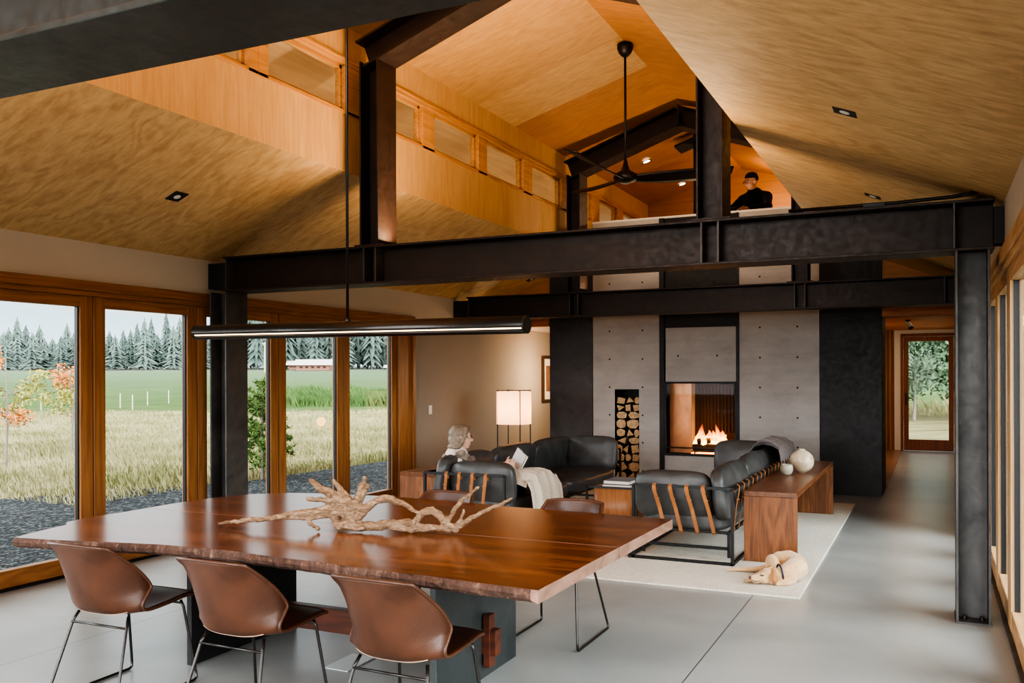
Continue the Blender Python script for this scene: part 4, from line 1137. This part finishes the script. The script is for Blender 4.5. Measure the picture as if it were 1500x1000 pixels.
top_ = [('c', [W(0, 0, .47), W(-.02, 0, .58), W(-.04, 0, .70), W(-.03, 0, .775)], [.150, .140, .150, .122]),
        ('c', [W(-.03, -.16, .765), W(-.03, 0, .785), W(-.03, .16, .765)], [.065, .074, .065]), ('c', [W(-.03, 0, .80), W(-.01, 0, .855)], [.07, .062]),
        ('c', armL[:2]+[armL[1].lerp(armL[2], .8)], [.062, .052, .040]), ('c', armR[:2]+[armR[1].lerp(armR[2], .8)], [.062, .052, .040])]
blob('sweater', top_, M['shirt_cream'], tw, .01, 4)
tr_ = []
for s_ in (-1, 1):
    tr_.append(('c', [W(.0, s_*.09, .49), W(.30, s_*.09, .54), W(.58, s_*.085, .53), W(.66, s_*.085, .30), W(.695, s_*.085, .13)], [.10, .082, .068, .062, .05]))
blob('trousers', tr_, M['jeans'], tw, .012, 3)
shawl = [('c', [W(-.10, -.19, .74), W(.04, -.16, .81), W(.11, -.05, .74), W(.13, .02, .62)], [.045, .05, .045, .04]), ('c', [W(-.12, .17, .74), W(.03, .17, .80), W(.12, .06, .73)], [.04, .05, .04]), ('c', [W(-.12, -.16, .75), W(-.14, 0, .77), W(-.12, .16, .75)], [.035, .04, .035])]
blob('shawl', shawl, M['scarf'], tw, .01, 2, .008, 25)
A = lambda *p: Hf(*p)
f_ = (Hf(1, 0, 0)-Hf(0, 0, 0)); l_ = (Hf(0, 1, 0)-Hf(0, 0, 0)); RH = Matrix((f_, l_, f_.cross(l_))).transposed()
hair_ = [('s', A(-.028, 0, .045), (.105, .092, .092), RH), ('s', A(-.06, 0, -.02), (.075, .088, .085), RH), ('s', A(-.045, .066, -.04), (.06, .03, .075), RH), ('s', A(-.045, -.066, -.04), (.06, .03, .075), RH), ('s', A(.035, 0, .098), (.055, .072, .028), RH)]
for i in range(9):
    q = -1.9+3.8*i/8
    hair_.append(('s', A(-.055-.062*math.cos(q), .086*math.sin(q), -.088), (.028, .026, .024), RH))
for s_ in (-1, 1):
    hair_.append(('c', [A(.05, s_*.055, .085), A(.035, s_*.082, .03), A(.0, s_*.088, -.05)], [.022, .020, .022]))
blob('hair', hair_, M['hair'], tw, .007, 3, .006, 40)
face_bits(Hf, tw)
# the open book in her hands
B = W(.60, -.10, .745)
tb = thing('book', 'open pale book held up by the woman on the sofa', 'book', B)
bx_ = Vector((.45, .10, .88)).normalized(); by_ = Vector((.68, -.68, -.28)); by_ = (by_-bx_*by_.dot(bx_)).normalized(); bz_ = bx_.cross(by_)
tb.rotation_euler = Matrix((bx_, by_, bz_)).transposed().to_euler()
for s_ in (-1, 1):
    a_, b_ = sorted((0, s_*.11))
    o = MB().grid(lambda u, v, s_=s_: (v*.19-.095, s_*u*.115, .012+.012*math.sin(u*PI)+.01*u), 8, 2).build('page_block', M['paper'], tb, True, solid=.012)
MB().box(-.1, .1, -.12, .12, -.004, .004).build('cover', M['book_pale'], tb)

# man leaning on the loft ledge
Pm = frame((-2.28, 13.13, 2.85), (-.30, -.95, 0))
tm = thing('person', 'person in black sweater, black cap and glasses leaning on the loft ledge', 'person', (0, 0, 0))
hd = Pm(.16, 0, 1.50)
class HF: pass
def tilt_frame(o, fwd):
    o = Vector(o); f = Vector(fwd).normalized(); l = Vector((-f.y, f.x, 0)).normalized(); u = f.cross(l)
    return lambda a, b, c: o+f*a+l*b+u*c
Hm = tilt_frame(hd, (-.62, -.78, -.22))
body = [('c', [Pm(-.05, 0, .88), Pm(-.02, 0, 1.05), Pm(.04, 0, 1.22), Pm(.06, 0, 1.30)], [.15, .14, .15, .12]),
        ('c', [Pm(.06, -.19, 1.28), Pm(.06, 0, 1.32), Pm(.06, .19, 1.28)], [.06, .07, .06]), ('c', [Pm(.07, 0, 1.33), Pm(.12, 0, 1.42), hd+Vector((0, 0, -.04))], [.065, .056, .055])]
lg_ = []
for s_ in (-1, 1): lg_.append(('c', [Pm(-.06, s_*.09, .88), Pm(-.03, s_*.10, .48), Pm(-.08, s_*.10, .08), Pm(.02, s_*.10, .035), Pm(.10, s_*.10, .03)], [.10, .065, .042, .04, .028]))
aL = [Pm(.06, .20, 1.27), Pm(.24, .30, 1.10), Pm(.34, .02, 1.085)]
aR = [Pm(.06, -.20, 1.27), Pm(.24, -.30, 1.10), Pm(.36, -.02, 1.09)]
ar_ = [('c', aL, [.055, .048, .032]), ('c', aR, [.055, .048, .032])]
hn_ = hand(Vector(aL[2]), Pm(.25, -1, 0)-Pm(0, 0, 0), Pm(1, 0, .6)-Pm(0, 0, 0), .45)+hand(Vector(aR[2]), Pm(.35, 1, 0)-Pm(0, 0, 0), Pm(1, 0, .6)-Pm(0, 0, 0), .45)
blob('body', head_prims(Hm)+body+lg_+ar_+hn_, M['skin'], tm, .010, 2)
sw = [('c', [Pm(-.05, 0, .86), Pm(-.02, 0, 1.05), Pm(.04, 0, 1.22), Pm(.06, 0, 1.30)], [.165, .155, .168, .135]),
      ('c', [Pm(.06, -.19, 1.28), Pm(.06, 0, 1.325), Pm(.06, .19, 1.28)], [.075, .085, .075]), ('c', [Pm(.075, 0, 1.35), Pm(.10, 0, 1.38)], [.072, .066]),
      ('c', aL[:2]+[aL[1].lerp(aL[2], .85)], [.072, .062, .046]), ('c', aR[:2]+[aR[1].lerp(aR[2], .85)], [.072, .062, .046])]
blob('sweater', sw, M['sweater_black'], tm, .012, 3, .006, 14)
tr_ = [('c', [Pm(-.05, s_*.085, .90), Pm(-.03, s_*.10, .48), Pm(-.07, s_*.10, .12)], [.115, .08, .06]) for s_ in (-1, 1)]
blob('trousers', tr_, M['jeans'], tm, .014, 3)
f_ = (Hm(1, 0, 0)-Hm(0, 0, 0)); l_ = (Hm(0, 1, 0)-Hm(0, 0, 0)); RH = Matrix((f_, l_, f_.cross(l_))).transposed()
blob('cap', [('s', Hm(-.016, 0, .072), (.100, .084, .066), RH), ('s', Hm(-.045, 0, .035), (.078, .083, .06), RH)], M['cap_black'], tm, .007, 3)
face_bits(Hm, tm)

# ------------------------------------------------------------------ dog
td = thing('dog', 'small golden short-haired dog curled asleep on the rug before the console', 'dog', (0, 0, 0))
D = lambda x, y, z: Vector((x, y, z+RZ))
dogp = [('c', [D(-1.065, 6.955, .070), D(-1.02, 6.985, .080), D(-.975, 7.04, .088), D(-.945, 7.13, .095), D(-.965, 7.24, .100), D(-1.03, 7.30, .105), D(-1.09, 7.31, .098)], [.050, .060, .078, .088, .088, .094, .085]),
        ('s', D(-.995, 7.15, .070), (.09, .13, .070)),
        ('s', D(-1.135, 7.19, .098), (.048, .112, .078), rotm('Z', 26)),                    # thigh
        ('c', [D(-1.10, 7.10, .085), D(-1.16, 7.055, .062), D(-1.20, 7.09, .040)], [.042, .034, .028]),
        ('c', [D(-1.20, 7.11, .040), D(-1.235, 7.03, .026), D(-1.262, 6.985, .020)], [.027, .021, .020]),   # hind foot
        ('c', [D(-1.15, 7.31, .06), D(-1.26, 7.30, .028), D(-1.40, 7.27, .020), D(-1.50, 7.24, .014)], [.030, .022, .016, .007]),  # tail
        ('s', D(-1.105, 6.925, .080), (.064, .052, .050), rotm('Z', 25)),                     # skull
        ('s', D(-1.128, 6.918, .104), (.036, .042, .020), rotm('Z', 25)),                     # brow
        ('c', [D(-1.145, 6.905, .064), D(-1.190, 6.885, .050), D(-1.222, 6.872, .044)], [.040, .033, .029]),   # muzzle
        ('s', D(-1.150, 6.895, .040), (.040, .028, .030)), ('s', D(-1.205, 6.880, .026), (.032, .026, .018)),
        ('c', [D(-.97, 6.985, .05), D(-1.03, 6.93, .028), D(-1.12, 6.935, .022), D(-1.23, 6.945, .022)], [.036, .026, .022, .022])]
for q_ in range(3): dogp.append(('c', [D(-1.235, 6.93+.018*q_, .020), D(-1.285, 6.915+.020*q_, .014)], [.014, .011]))
for q_ in range(3): dogp.append(('c', [D(-1.255, 6.985+.016*q_, .018), D(-1.295, 6.965+.018*q_, .012)], [.012, .010]))
dogp.append(('c', [D(-.955, 7.0, .035), D(-.99, 6.925, .022), D(-1.055, 6.900, .018)], [.03, .022, .018]))
blob('body', dogp, M['fur'], td, .005, 2)
blob('ear', [('c', [D(-1.082, 6.898, .122), D(-1.070, 6.872, .095), D(-1.074, 6.862, .050)], [.014, .022, .014]), ('s', D(-1.074, 6.864, .068), (.034, .009, .042))], M['fur_dark'], td, .004, 2)
blob('ear', [('c', [D(-1.115, 6.968, .128), D(-1.142, 6.990, .10), D(-1.152, 6.988, .07)], [.012, .018, .012])], M['fur_dark'], td, .005, 2)
MB().ell(D(-1.246, 6.864, .052), (.015, .016, .012)).build('nose', M['nose'], td, True)
MB().tube([D(-1.172, 6.866, .080), D(-1.160, 6.858, .074), D(-1.146, 6.858, .080)], .0048, 6).build('closed_eye', M['iris'], td, True)
MB().tube([D(-1.240, 6.848, .036), D(-1.205, 6.845, .030), D(-1.175, 6.852, .032)], .0028, 6).build('mouth_line', M['nose'], td, True)
ring = []
cN = D(-1.045, 6.975, .080); tdir = Vector((.06, .03, .01)).normalized(); a1 = tdir.cross(Vector((0, 0, 1))).normalized(); a2 = tdir.cross(a1)
for i in range(25): q = 2*PI*i/24; ring.append(cN+(a1*math.cos(q)+a2*math.sin(q))*.066)
MB().tube(ring, .007, 8, False).build('collar', M['collar'], td, True)

# ------------------------------------------------------------------ outdoors
YAW = .43995
FD = Vector((-math.sin(YAW), math.cos(YAW), 0)); RD = Vector((math.cos(YAW), math.sin(YAW), 0))
def gz(D):
    if D < 35: return -.12
    q = (D-35)/120.0; return -.12+2.75*min(q, 1.3)**1.25
def at(D, S): p = FD*D+RD*S; return Vector((p.x, p.y, gz(D)))
bm = MB()
Ds = [-40, 0, 8, 14, 20, 26, 32, 38, 46, 56, 70, 85, 100, 120, 140, 155, 170, 200, 300, 900]
ns = 24
def gp(i, j):
    Dd = Ds[i]; S = -900+1800*j/ns if Dd > 180 else -260+520*j/ns
    return (S, Dd, gz(Dd))
g = [[bm.bm.verts.new(gp(i, j)) for j in range(ns+1)] for i in range(len(Ds))]
for i in range(len(Ds)-1):
    for j in range(ns): bm.bm.faces.new((g[i][j], g[i+1][j], g[i+1][j+1], g[i][j+1]))
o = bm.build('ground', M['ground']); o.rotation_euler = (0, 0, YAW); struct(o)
# gravel yard and patio strip along the left side
struct(MB().prism([(XL-.75, Y0), (XL-.75, 40), (-9.4, 40), (-9.5, 18), (-9.8, 11), (-11.6, 7.8), (-12.5, 3), (-13, Y0)], 'z', -.13, -.06).build('ground_gravel', M['gravel']))
struct(MB().box(XL-.70, XL-.14, Y0, 12, -.10, -.005).build('ground_patio', M['patio']))
struct(MB().box(XL-.75, XL-.70, Y0, 30, -.12, 0.0).build('trim_edge_outside', M['black_metal']))
struct(MB().box(XR+.2, 3.2, Y0, 22, -.10, -.01).build('ground_patio', M['patio']))

random.seed(21)
# dry grass: uncountable blades
def blades(name, n, rect, hgt, mat, label, clump=0):
    bm = bmesh.new()
    for i in range(n):
        Dd = rect[0]+(rect[1]-rect[0])*random.random()**1.3; S = random.uniform(*rect[2](Dd))
        p = at(Dd, S)
        if p.x > -9.9 and p.y < 40 and p.y > -5 and p.x < 3: continue
        if p.x > -12.6 and p.y < 8: continue
        h = hgt*random.uniform(.4, 1.3)*(1+.6*mnoise.noise(p*.4)); w = .003+Dd*.0005
        a = random.uniform(0, 6.28); lx, ly = math.cos(a)*h*.45, math.sin(a)*h*.45
        s_ = RD*w
        v = [bm.verts.new(p-s_), bm.verts.new(p+s_), bm.verts.new(p+Vector((lx*.5, ly*.5, h*.7))+s_*.7), bm.verts.new(p+Vector((lx, ly, h)))]
        bm.faces.new((v[0], v[1], v[2])); bm.faces.new((v[0], v[2], v[3]))
    me = bpy.data.meshes.new(name); bm.to_mesh(me); bm.free(); me.materials.append(mat)
    o = bpy.data.objects.new(name, me); link(o); tag(o, label, 'grass', None, 'stuff')
blades('dry_grass', 90000, (11, 40, lambda D: (-D*.62-2, D*.02)), .15, M['straw'], 'dry straw-coloured meadow grass outside the left windows')
blades('green_crop', 9000, (46, 62, lambda D: (-D*.28, -D*.10)), .5, M['crop'], 'band of green plants at the edge of the field')
blades('dry_grass', 6000, (24, 40, lambda D: (D*.30, D*.62)), .5, M['straw'], 'dry grass outside the glazed hall door')

# far conifers
def conifer(h, w, mat, seed):
    random.seed(seed); mb = MB(); n = 15
    mb.tube([(0, 0, 0), (0, 0, h*.9)], [w*.06, w*.02], 5)
    for i in range(n):
        q = i/(n-1); z0 = h*(.05+.84*q); r = w*(1-q)**.75*random.uniform(.75, 1.1)+.10; dz = h*.11
        m = 18; c = mb.bm.verts.new((random.uniform(-.1, .1), random.uniform(-.1, .1), z0+dz)); ring = []
        for k_ in range(m):
            rr = r*(random.uniform(.75, 1.1) if k_ % 2 else random.uniform(.3, .5)); a = 2*PI*(k_+random.uniform(-.3, .3))/m
            ring.append(mb.bm.verts.new((rr*math.cos(a), rr*math.sin(a), z0+(random.uniform(-.7, -.1) if k_ % 2 else random.uniform(.1, .5)))))
        for k_ in range(m): mb.bm.faces.new((c, ring[k_], ring[(k_+1)%m]))
    return mb.build('conifer_tree', mat)
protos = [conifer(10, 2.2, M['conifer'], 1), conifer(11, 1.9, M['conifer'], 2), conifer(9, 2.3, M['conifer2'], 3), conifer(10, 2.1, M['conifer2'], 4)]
random.seed(33); used = set()
S = -150; cnt = 0
while S < 8:
    for row, Dd in enumerate((158, 163.5, 169, 174.5)):
        pi = random.randrange(4); pr_ = protos[pi]
        o = pr_ if pi not in used else pr_.copy()
        if pi in used: COL.objects.link(o)
        used.add(pi)
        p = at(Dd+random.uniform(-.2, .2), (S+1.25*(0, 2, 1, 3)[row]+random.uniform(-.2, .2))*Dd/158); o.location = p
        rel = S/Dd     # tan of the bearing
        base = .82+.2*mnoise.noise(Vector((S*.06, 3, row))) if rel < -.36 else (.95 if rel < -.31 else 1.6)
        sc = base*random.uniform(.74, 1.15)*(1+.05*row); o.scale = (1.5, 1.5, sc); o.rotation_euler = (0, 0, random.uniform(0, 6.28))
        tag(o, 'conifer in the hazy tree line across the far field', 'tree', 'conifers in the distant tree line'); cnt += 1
    S += 5.0
# hill
mb = MB(); n = 60; row = []
for i in range(n+1):
    Sx = -620+760*i/n; h = 62+10*math.sin(i*.16+.4)+5*mnoise.noise(Vector((i*.25, 0, 0)))-max(0, (Sx+120))*.05
    a_ = FD*760+RD*Sx; b_ = FD*600+RD*Sx
    row.append((mb.bm.verts.new((b_.x, b_.y, 0)), mb.bm.verts.new((a_.x, a_.y, h)), mb.bm.verts.new(((FD*1000+RD*Sx).x, (FD*1000+RD*Sx).y, 0))))
for a_, b_ in zip(row, row[1:]):
    mb.bm.faces.new((a_[0], b_[0], b_[1], a_[1])); mb.bm.faces.new((a_[1], b_[1], b_[2], a_[2]))
tag(mb.build('misty_hill', M['hill'], None, True), 'long misty blue hillside behind the far trees', 'hill')

# barns across the field
def barn(name, D_, S_, w, dep, hw, hr, label, wall, roof, cat='building'):
    t = thing(name, label, cat, at(D_, S_), YAW)
    MB().box(-w/2, w/2, -dep/2, dep/2, 0, hw).build('wall', wall, t)
    MB().prism([(-dep/2-.5, hw-.1), (0, hr), (dep/2+.5, hw-.1), (0, hr-.25)], 'x', -w/2-.6, w/2+.6).build('roof', roof, t)
    for i in range(5): MB().box(-w/2+w*(.1+i*.18), -w/2+w*(.18+i*.18), -dep/2-.06, -dep/2, .4, hw*.7).build('opening', M['charred'], t)
barn('barn', 150, -(750-462)/1307.7*150, 5.4, 4, 1.0, 1.9, 'long low red brown barn with pale roof across the field', M['barn_red'], M['barn_roof'])
barn('shed', 156, -(750-433)/1307.7*156, 1.6, 3, .9, 1.6, 'small grey shed at the left end of the barn', M['barn_red'], M['barn_roof'])
barn('shed', 149, -(750-575)/1307.7*149, 1.5, 2, .55, .95, 'tiny pale shed alone at the right of the field', M['stake'], M['barn_roof'])
p = at(140, -(750-388)/1307.7*140)
t = thing('utility_pole', 'thin pale utility pole standing across the field', 'pole', p)
MB().tube([(0, 0, 0), (0, 0, 4.7)], .11, 8).build('pole', M['stake'], t); MB().box(-.5, .5, -.06, .06, 4.4, 4.55).build('crossarm', M['stake'], t)
# field stakes
for i, (u, v) in enumerate(((60, 603), (90, 606), (152, 590), (176, 601), (194, 603), (216, 598), (247, 596), (33, 600))):
    Dd = 1.72*1307.7/max(6, v-551); Sx = (u-750)/1307.7*Dd; p = at(Dd, Sx)
    o = MB().tube([(0, 0, -.1), (0, 0, .75)], .03, 6).build('field_stake', M['stake']); o.location = p
    tag(o, 'thin pale stake standing in the meadow', 'stake', 'stakes in the meadow outside the left windows')

def leafcloud(bm, c, r, n, size):
    for i in range(n):
        d_ = Vector((random.gauss(0, 1), random.gauss(0, 1), random.gauss(0, 1))).normalized()*random.random()**.4
        p = Vector(c)+Vector((d_.x*r[0], d_.y*r[1], d_.z*r[2])); a = Vector((random.gauss(0, 1), random.gauss(0, 1), random.gauss(0, 1))).normalized(); b = a.orthogonal().normalized()
        s_ = size*random.uniform(.6, 1.3)
        bm.faces.new([bm.verts.new(p+a*s_), bm.verts.new(p+b*s_*.5), bm.verts.new(p-a*s_), bm.verts.new(p-b*s_*.5)])
def young_tree(u, D_, base_v, top_z, label, mats, spread, seed):
    random.seed(seed); Sx = (u-750)/1307.7*D_; p = at(D_, Sx)
    t = thing('young_tree', label, 'tree', p)
    tr = MB(); lf = [MB() for _ in mats]
    tr.tube([(0, 0, -.1), (.03, .02, top_z*.5), (0, 0, top_z)], [.03, .022, .01], 6)
    for i in range(9):
        a = random.uniform(0, 6.28); z0 = top_z*random.uniform(.35, .9); L = spread*random.uniform(.5, 1)
        e = (L*math.cos(a), L*math.sin(a), z0+random.uniform(.15, .5)); tr.tube([(0, 0, z0), e], [.012, .004], 5)
        m_ = random.randrange(len(mats)); leafcloud(lf[m_].bm, e, (.22, .22, .18), 70, .045)
        leafcloud(lf[m_].bm, (e[0]*.6, e[1]*.6, (z0+e[2])/2), (.2, .2, .18), 40, .045)
    tr.build('trunk', M['twig'], t)
    for m_, q in zip(mats, lf): q.build('foliage', m_, t)
young_tree(8, 17, 590, 2.1, 'young tree with yellow green and orange leaves at the left edge outside', [M['yellow_leaf'], M['orange_leaf']], .95, 3)
young_tree(104, 19, 580, 1.9, 'thin young tree with red orange leaves outside the first window', [M['orange_leaf'], M['yellow_leaf']], .55, 4)
# young pine
random.seed(8); Dd = 14.5; p = at(Dd, (384-750)/1307.7*Dd)
t = thing('young_pine', 'young bushy green pine outside behind the left column', 'tree', p)
MB().tube([(0, 0, -.1), (0, 0, 1.6)], [.035, .01], 6).build('trunk', M['twig'], t)
q = MB()
for i in range(130):
    z0 = .1+1.45*random.random(); a = random.uniform(0, 6.28); L = .50*(1-(z0/1.75)**1.6)+.06
    e = Vector((L*math.cos(a), L*math.sin(a), z0+.16))
    for j in range(34):
        c = Vector((0, 0, z0)).lerp(e, .3+.7*random.random()); d_ = Vector((random.gauss(0, 1), random.gauss(0, 1), random.gauss(.6, .8))).normalized()*.10
        sd = d_.orthogonal().normalized()*.013
        q.bm.faces.new([q.bm.verts.new(c-sd), q.bm.verts.new(c+sd), q.bm.verts.new(c+d_)])
q.build('foliage', M['pine'], t)
# shrubs behind the hall door and right windows
def shrub(x, y, r, h, label, seed, mat='bush'):
    random.seed(seed); t = thing('shrub', label, 'shrub', (x, y, -.1), 0, 'shrubs outside the hall door and right windows')
    MB().tube([(0, 0, 0), (.05, 0, h*.5)], [.06, .03], 6).build('stem', M['twig'], t)
    q = MB()
    for i in range(16):
        leafcloud(q.bm, (random.uniform(-.6, .6)*r, random.uniform(-.6, .6)*r, h*random.uniform(.25, .85)), (r*.5, r*.5, h*.22), 420, .085*max(1, r*.55))
    q.build('foliage', M[mat], t)
for i, (x, y, r, h, lb) in enumerate(((-.6, 36, 2.4, 5.5, 'tall leafy shrub directly behind the glazed hall door'), (2.2, 38, 2.6, 6, 'tall leafy shrub at the right behind the glazed hall door'), (-2.8, 39, 2.4, 5.2, 'tall leafy shrub at the left behind the glazed hall door'),
                                      (4.6, 10.5, 1.4, 3.2, 'leafy shrub outside the right windows near the column'), (4.0, 14.5, 1.5, 3.6, 'leafy shrub farther along outside the right windows'))):
    shrub(x, y, r, h, lb, 50+i)

finish_modifiers()
# ------------------------------------------------------------------ light
w = bpy.data.worlds.new('sky'); scn.world = w; w.use_nodes = True; nt = w.node_tree; nt.nodes.clear()
out = nt.nodes.new('ShaderNodeOutputWorld'); bg = nt.nodes.new('ShaderNodeBackground'); tc = nt.nodes.new('ShaderNodeTexCoord'); sp = nt.nodes.new('ShaderNodeSeparateXYZ'); rp = nt.nodes.new('ShaderNodeValToRGB')
nt.links.new(tc.outputs['Generated'], sp.inputs[0]); nt.links.new(sp.outputs[2], rp.inputs[0]); nt.links.new(rp.outputs[0], bg.inputs[0]); nt.links.new(bg.outputs[0], out.inputs[0])
cr = rp.color_ramp; cr.elements[0].position = 0; cr.elements[0].color = (.86, .93, .97, 1); cr.elements[1].position = .5; cr.elements[1].color = (.95, .98, 1, 1)
bg.inputs[1].default_value = 1.25
def area(name, loc, rot, sx, sy, e, c=(1, 1, 1), portal=False, spread=None):
    l = bpy.data.lights.new(name, 'AREA'); l.shape = 'RECTANGLE'; l.size = sx; l.size_y = sy; l.energy = e; l.color = c
    if spread: l.spread = spread
    o = bpy.data.objects.new(name, l); o.location = loc; o.rotation_euler = rot; link(o)
    if portal: l.cycles.is_portal = True
    return o
def point(name, loc, e, c, r=.05):
    l = bpy.data.lights.new(name, 'POINT'); l.energy = e; l.color = c; l.shadow_soft_size = r
    o = bpy.data.objects.new(name, l); o.location = loc; link(o); return o
def sun(name, d, e, ang, c=(1, 1, 1)):
    l = bpy.data.lights.new(name, 'SUN'); l.energy = e; l.angle = math.radians(ang); l.color = c
    o = bpy.data.objects.new(name, l); o.rotation_euler = Vector(d).to_track_quat('-Z', 'Y').to_euler(); link(o); return o
# portals guide the sky light through the openings
area('portal_left', (XL-.3, 3.3, 1.2), (0, -PI/2, 0), 2.3, 13.4, 1, portal=True)
area('portal_right', (XR+.3, 3.3, 1.2), (0, PI/2, 0), 2.3, 13.4, 1, portal=True)
area('portal_back', (-2.9, Y0-.1, 1.6), (PI/2, 0, 0), 6.6, 3.2, 1, portal=True)
sun('soft_daylight_left', (1, .30, -.36), 5.2, 60, (.93, .97, 1))
sun('soft_daylight_right', (-1, .35, -.50), 9.0, 60, (.95, .98, 1))
sun('fill_sun_behind', (.05, 1, -.16), 5.6, 50, (.98, .98, 1))  # unseen sun added to strengthen the fill from behind the camera
WARM = (1, .70, .44)
# led strips lying on the beams, shining up
area('uplight_main_beam', (XC, 6.55, 2.76), (PI, 0, 0), 2.6, .12, 110, WARM)
area('uplight_near_beam', (XC, 1.6, 2.76), (PI, 0, 0), 2.6, .12, 170, WARM)
area('uplight_far_beam', (XC, 11.4, 2.76), (PI, 0, 0), 2.6, .12, 34, WARM)
point('lamp_glow', (-5.22, 11.15, 1.15), 12, WARM, .10)
point('niche_glow', (-5.45, 13.9, 1.6), 85, WARM, .10)
point('fire_glow', (-2.9, 12.74, .80), 9, (1, .42, .12), .08)
point('hall_side_fill', (-1.7, 17.5, 1.7), 45, WARM, .05)  # unseen fill lamp added to brighten the hall slats
area('hall_glow', (-.3, 17.5, 2.48), (0, 0, 0), .6, 4, 14, (1, .75, .5))
area('pendant_glow', (mid.x, mid.y, mid.z-.06), (0, 0, math.atan2(dr.y, dr.x)), 2.1, .03, 6, WARM)
point('loft_glow', (-2.2, 14.6, 4.3), 45, WARM, .03)

# ------------------------------------------------------------------ camera
cam = bpy.data.cameras.new('camera'); co = bpy.data.objects.new('camera', cam); link(co)
cam.sensor_width = 36; cam.lens = 1307.7/1500*36; cam.shift_y = 49.5/1500; cam.clip_end = 3000; cam.clip_start = .05
R = Matrix.Rotation(YAW, 3, 'Z') @ Matrix.Rotation(PI/2, 3, 'X') @ Matrix.Rotation(-.003145, 3, 'Z')
co.rotation_euler = R.to_euler(); co.location = (0, 0, 1.6)
scn.camera = co
scn.view_settings.view_transform = 'AgX'
scn.view_settings.look = 'AgX - High Contrast'
scn.view_settings.exposure = 0.25
scn.cycles.max_bounces = 10; scn.cycles.diffuse_bounces = 5; scn.cycles.glossy_bounces = 4; scn.cycles.transparent_max_bounces = 12
scn.cycles.sample_clamp_indirect = 6; scn.cycles.caustics_reflective = False; scn.cycles.caustics_refractive = False
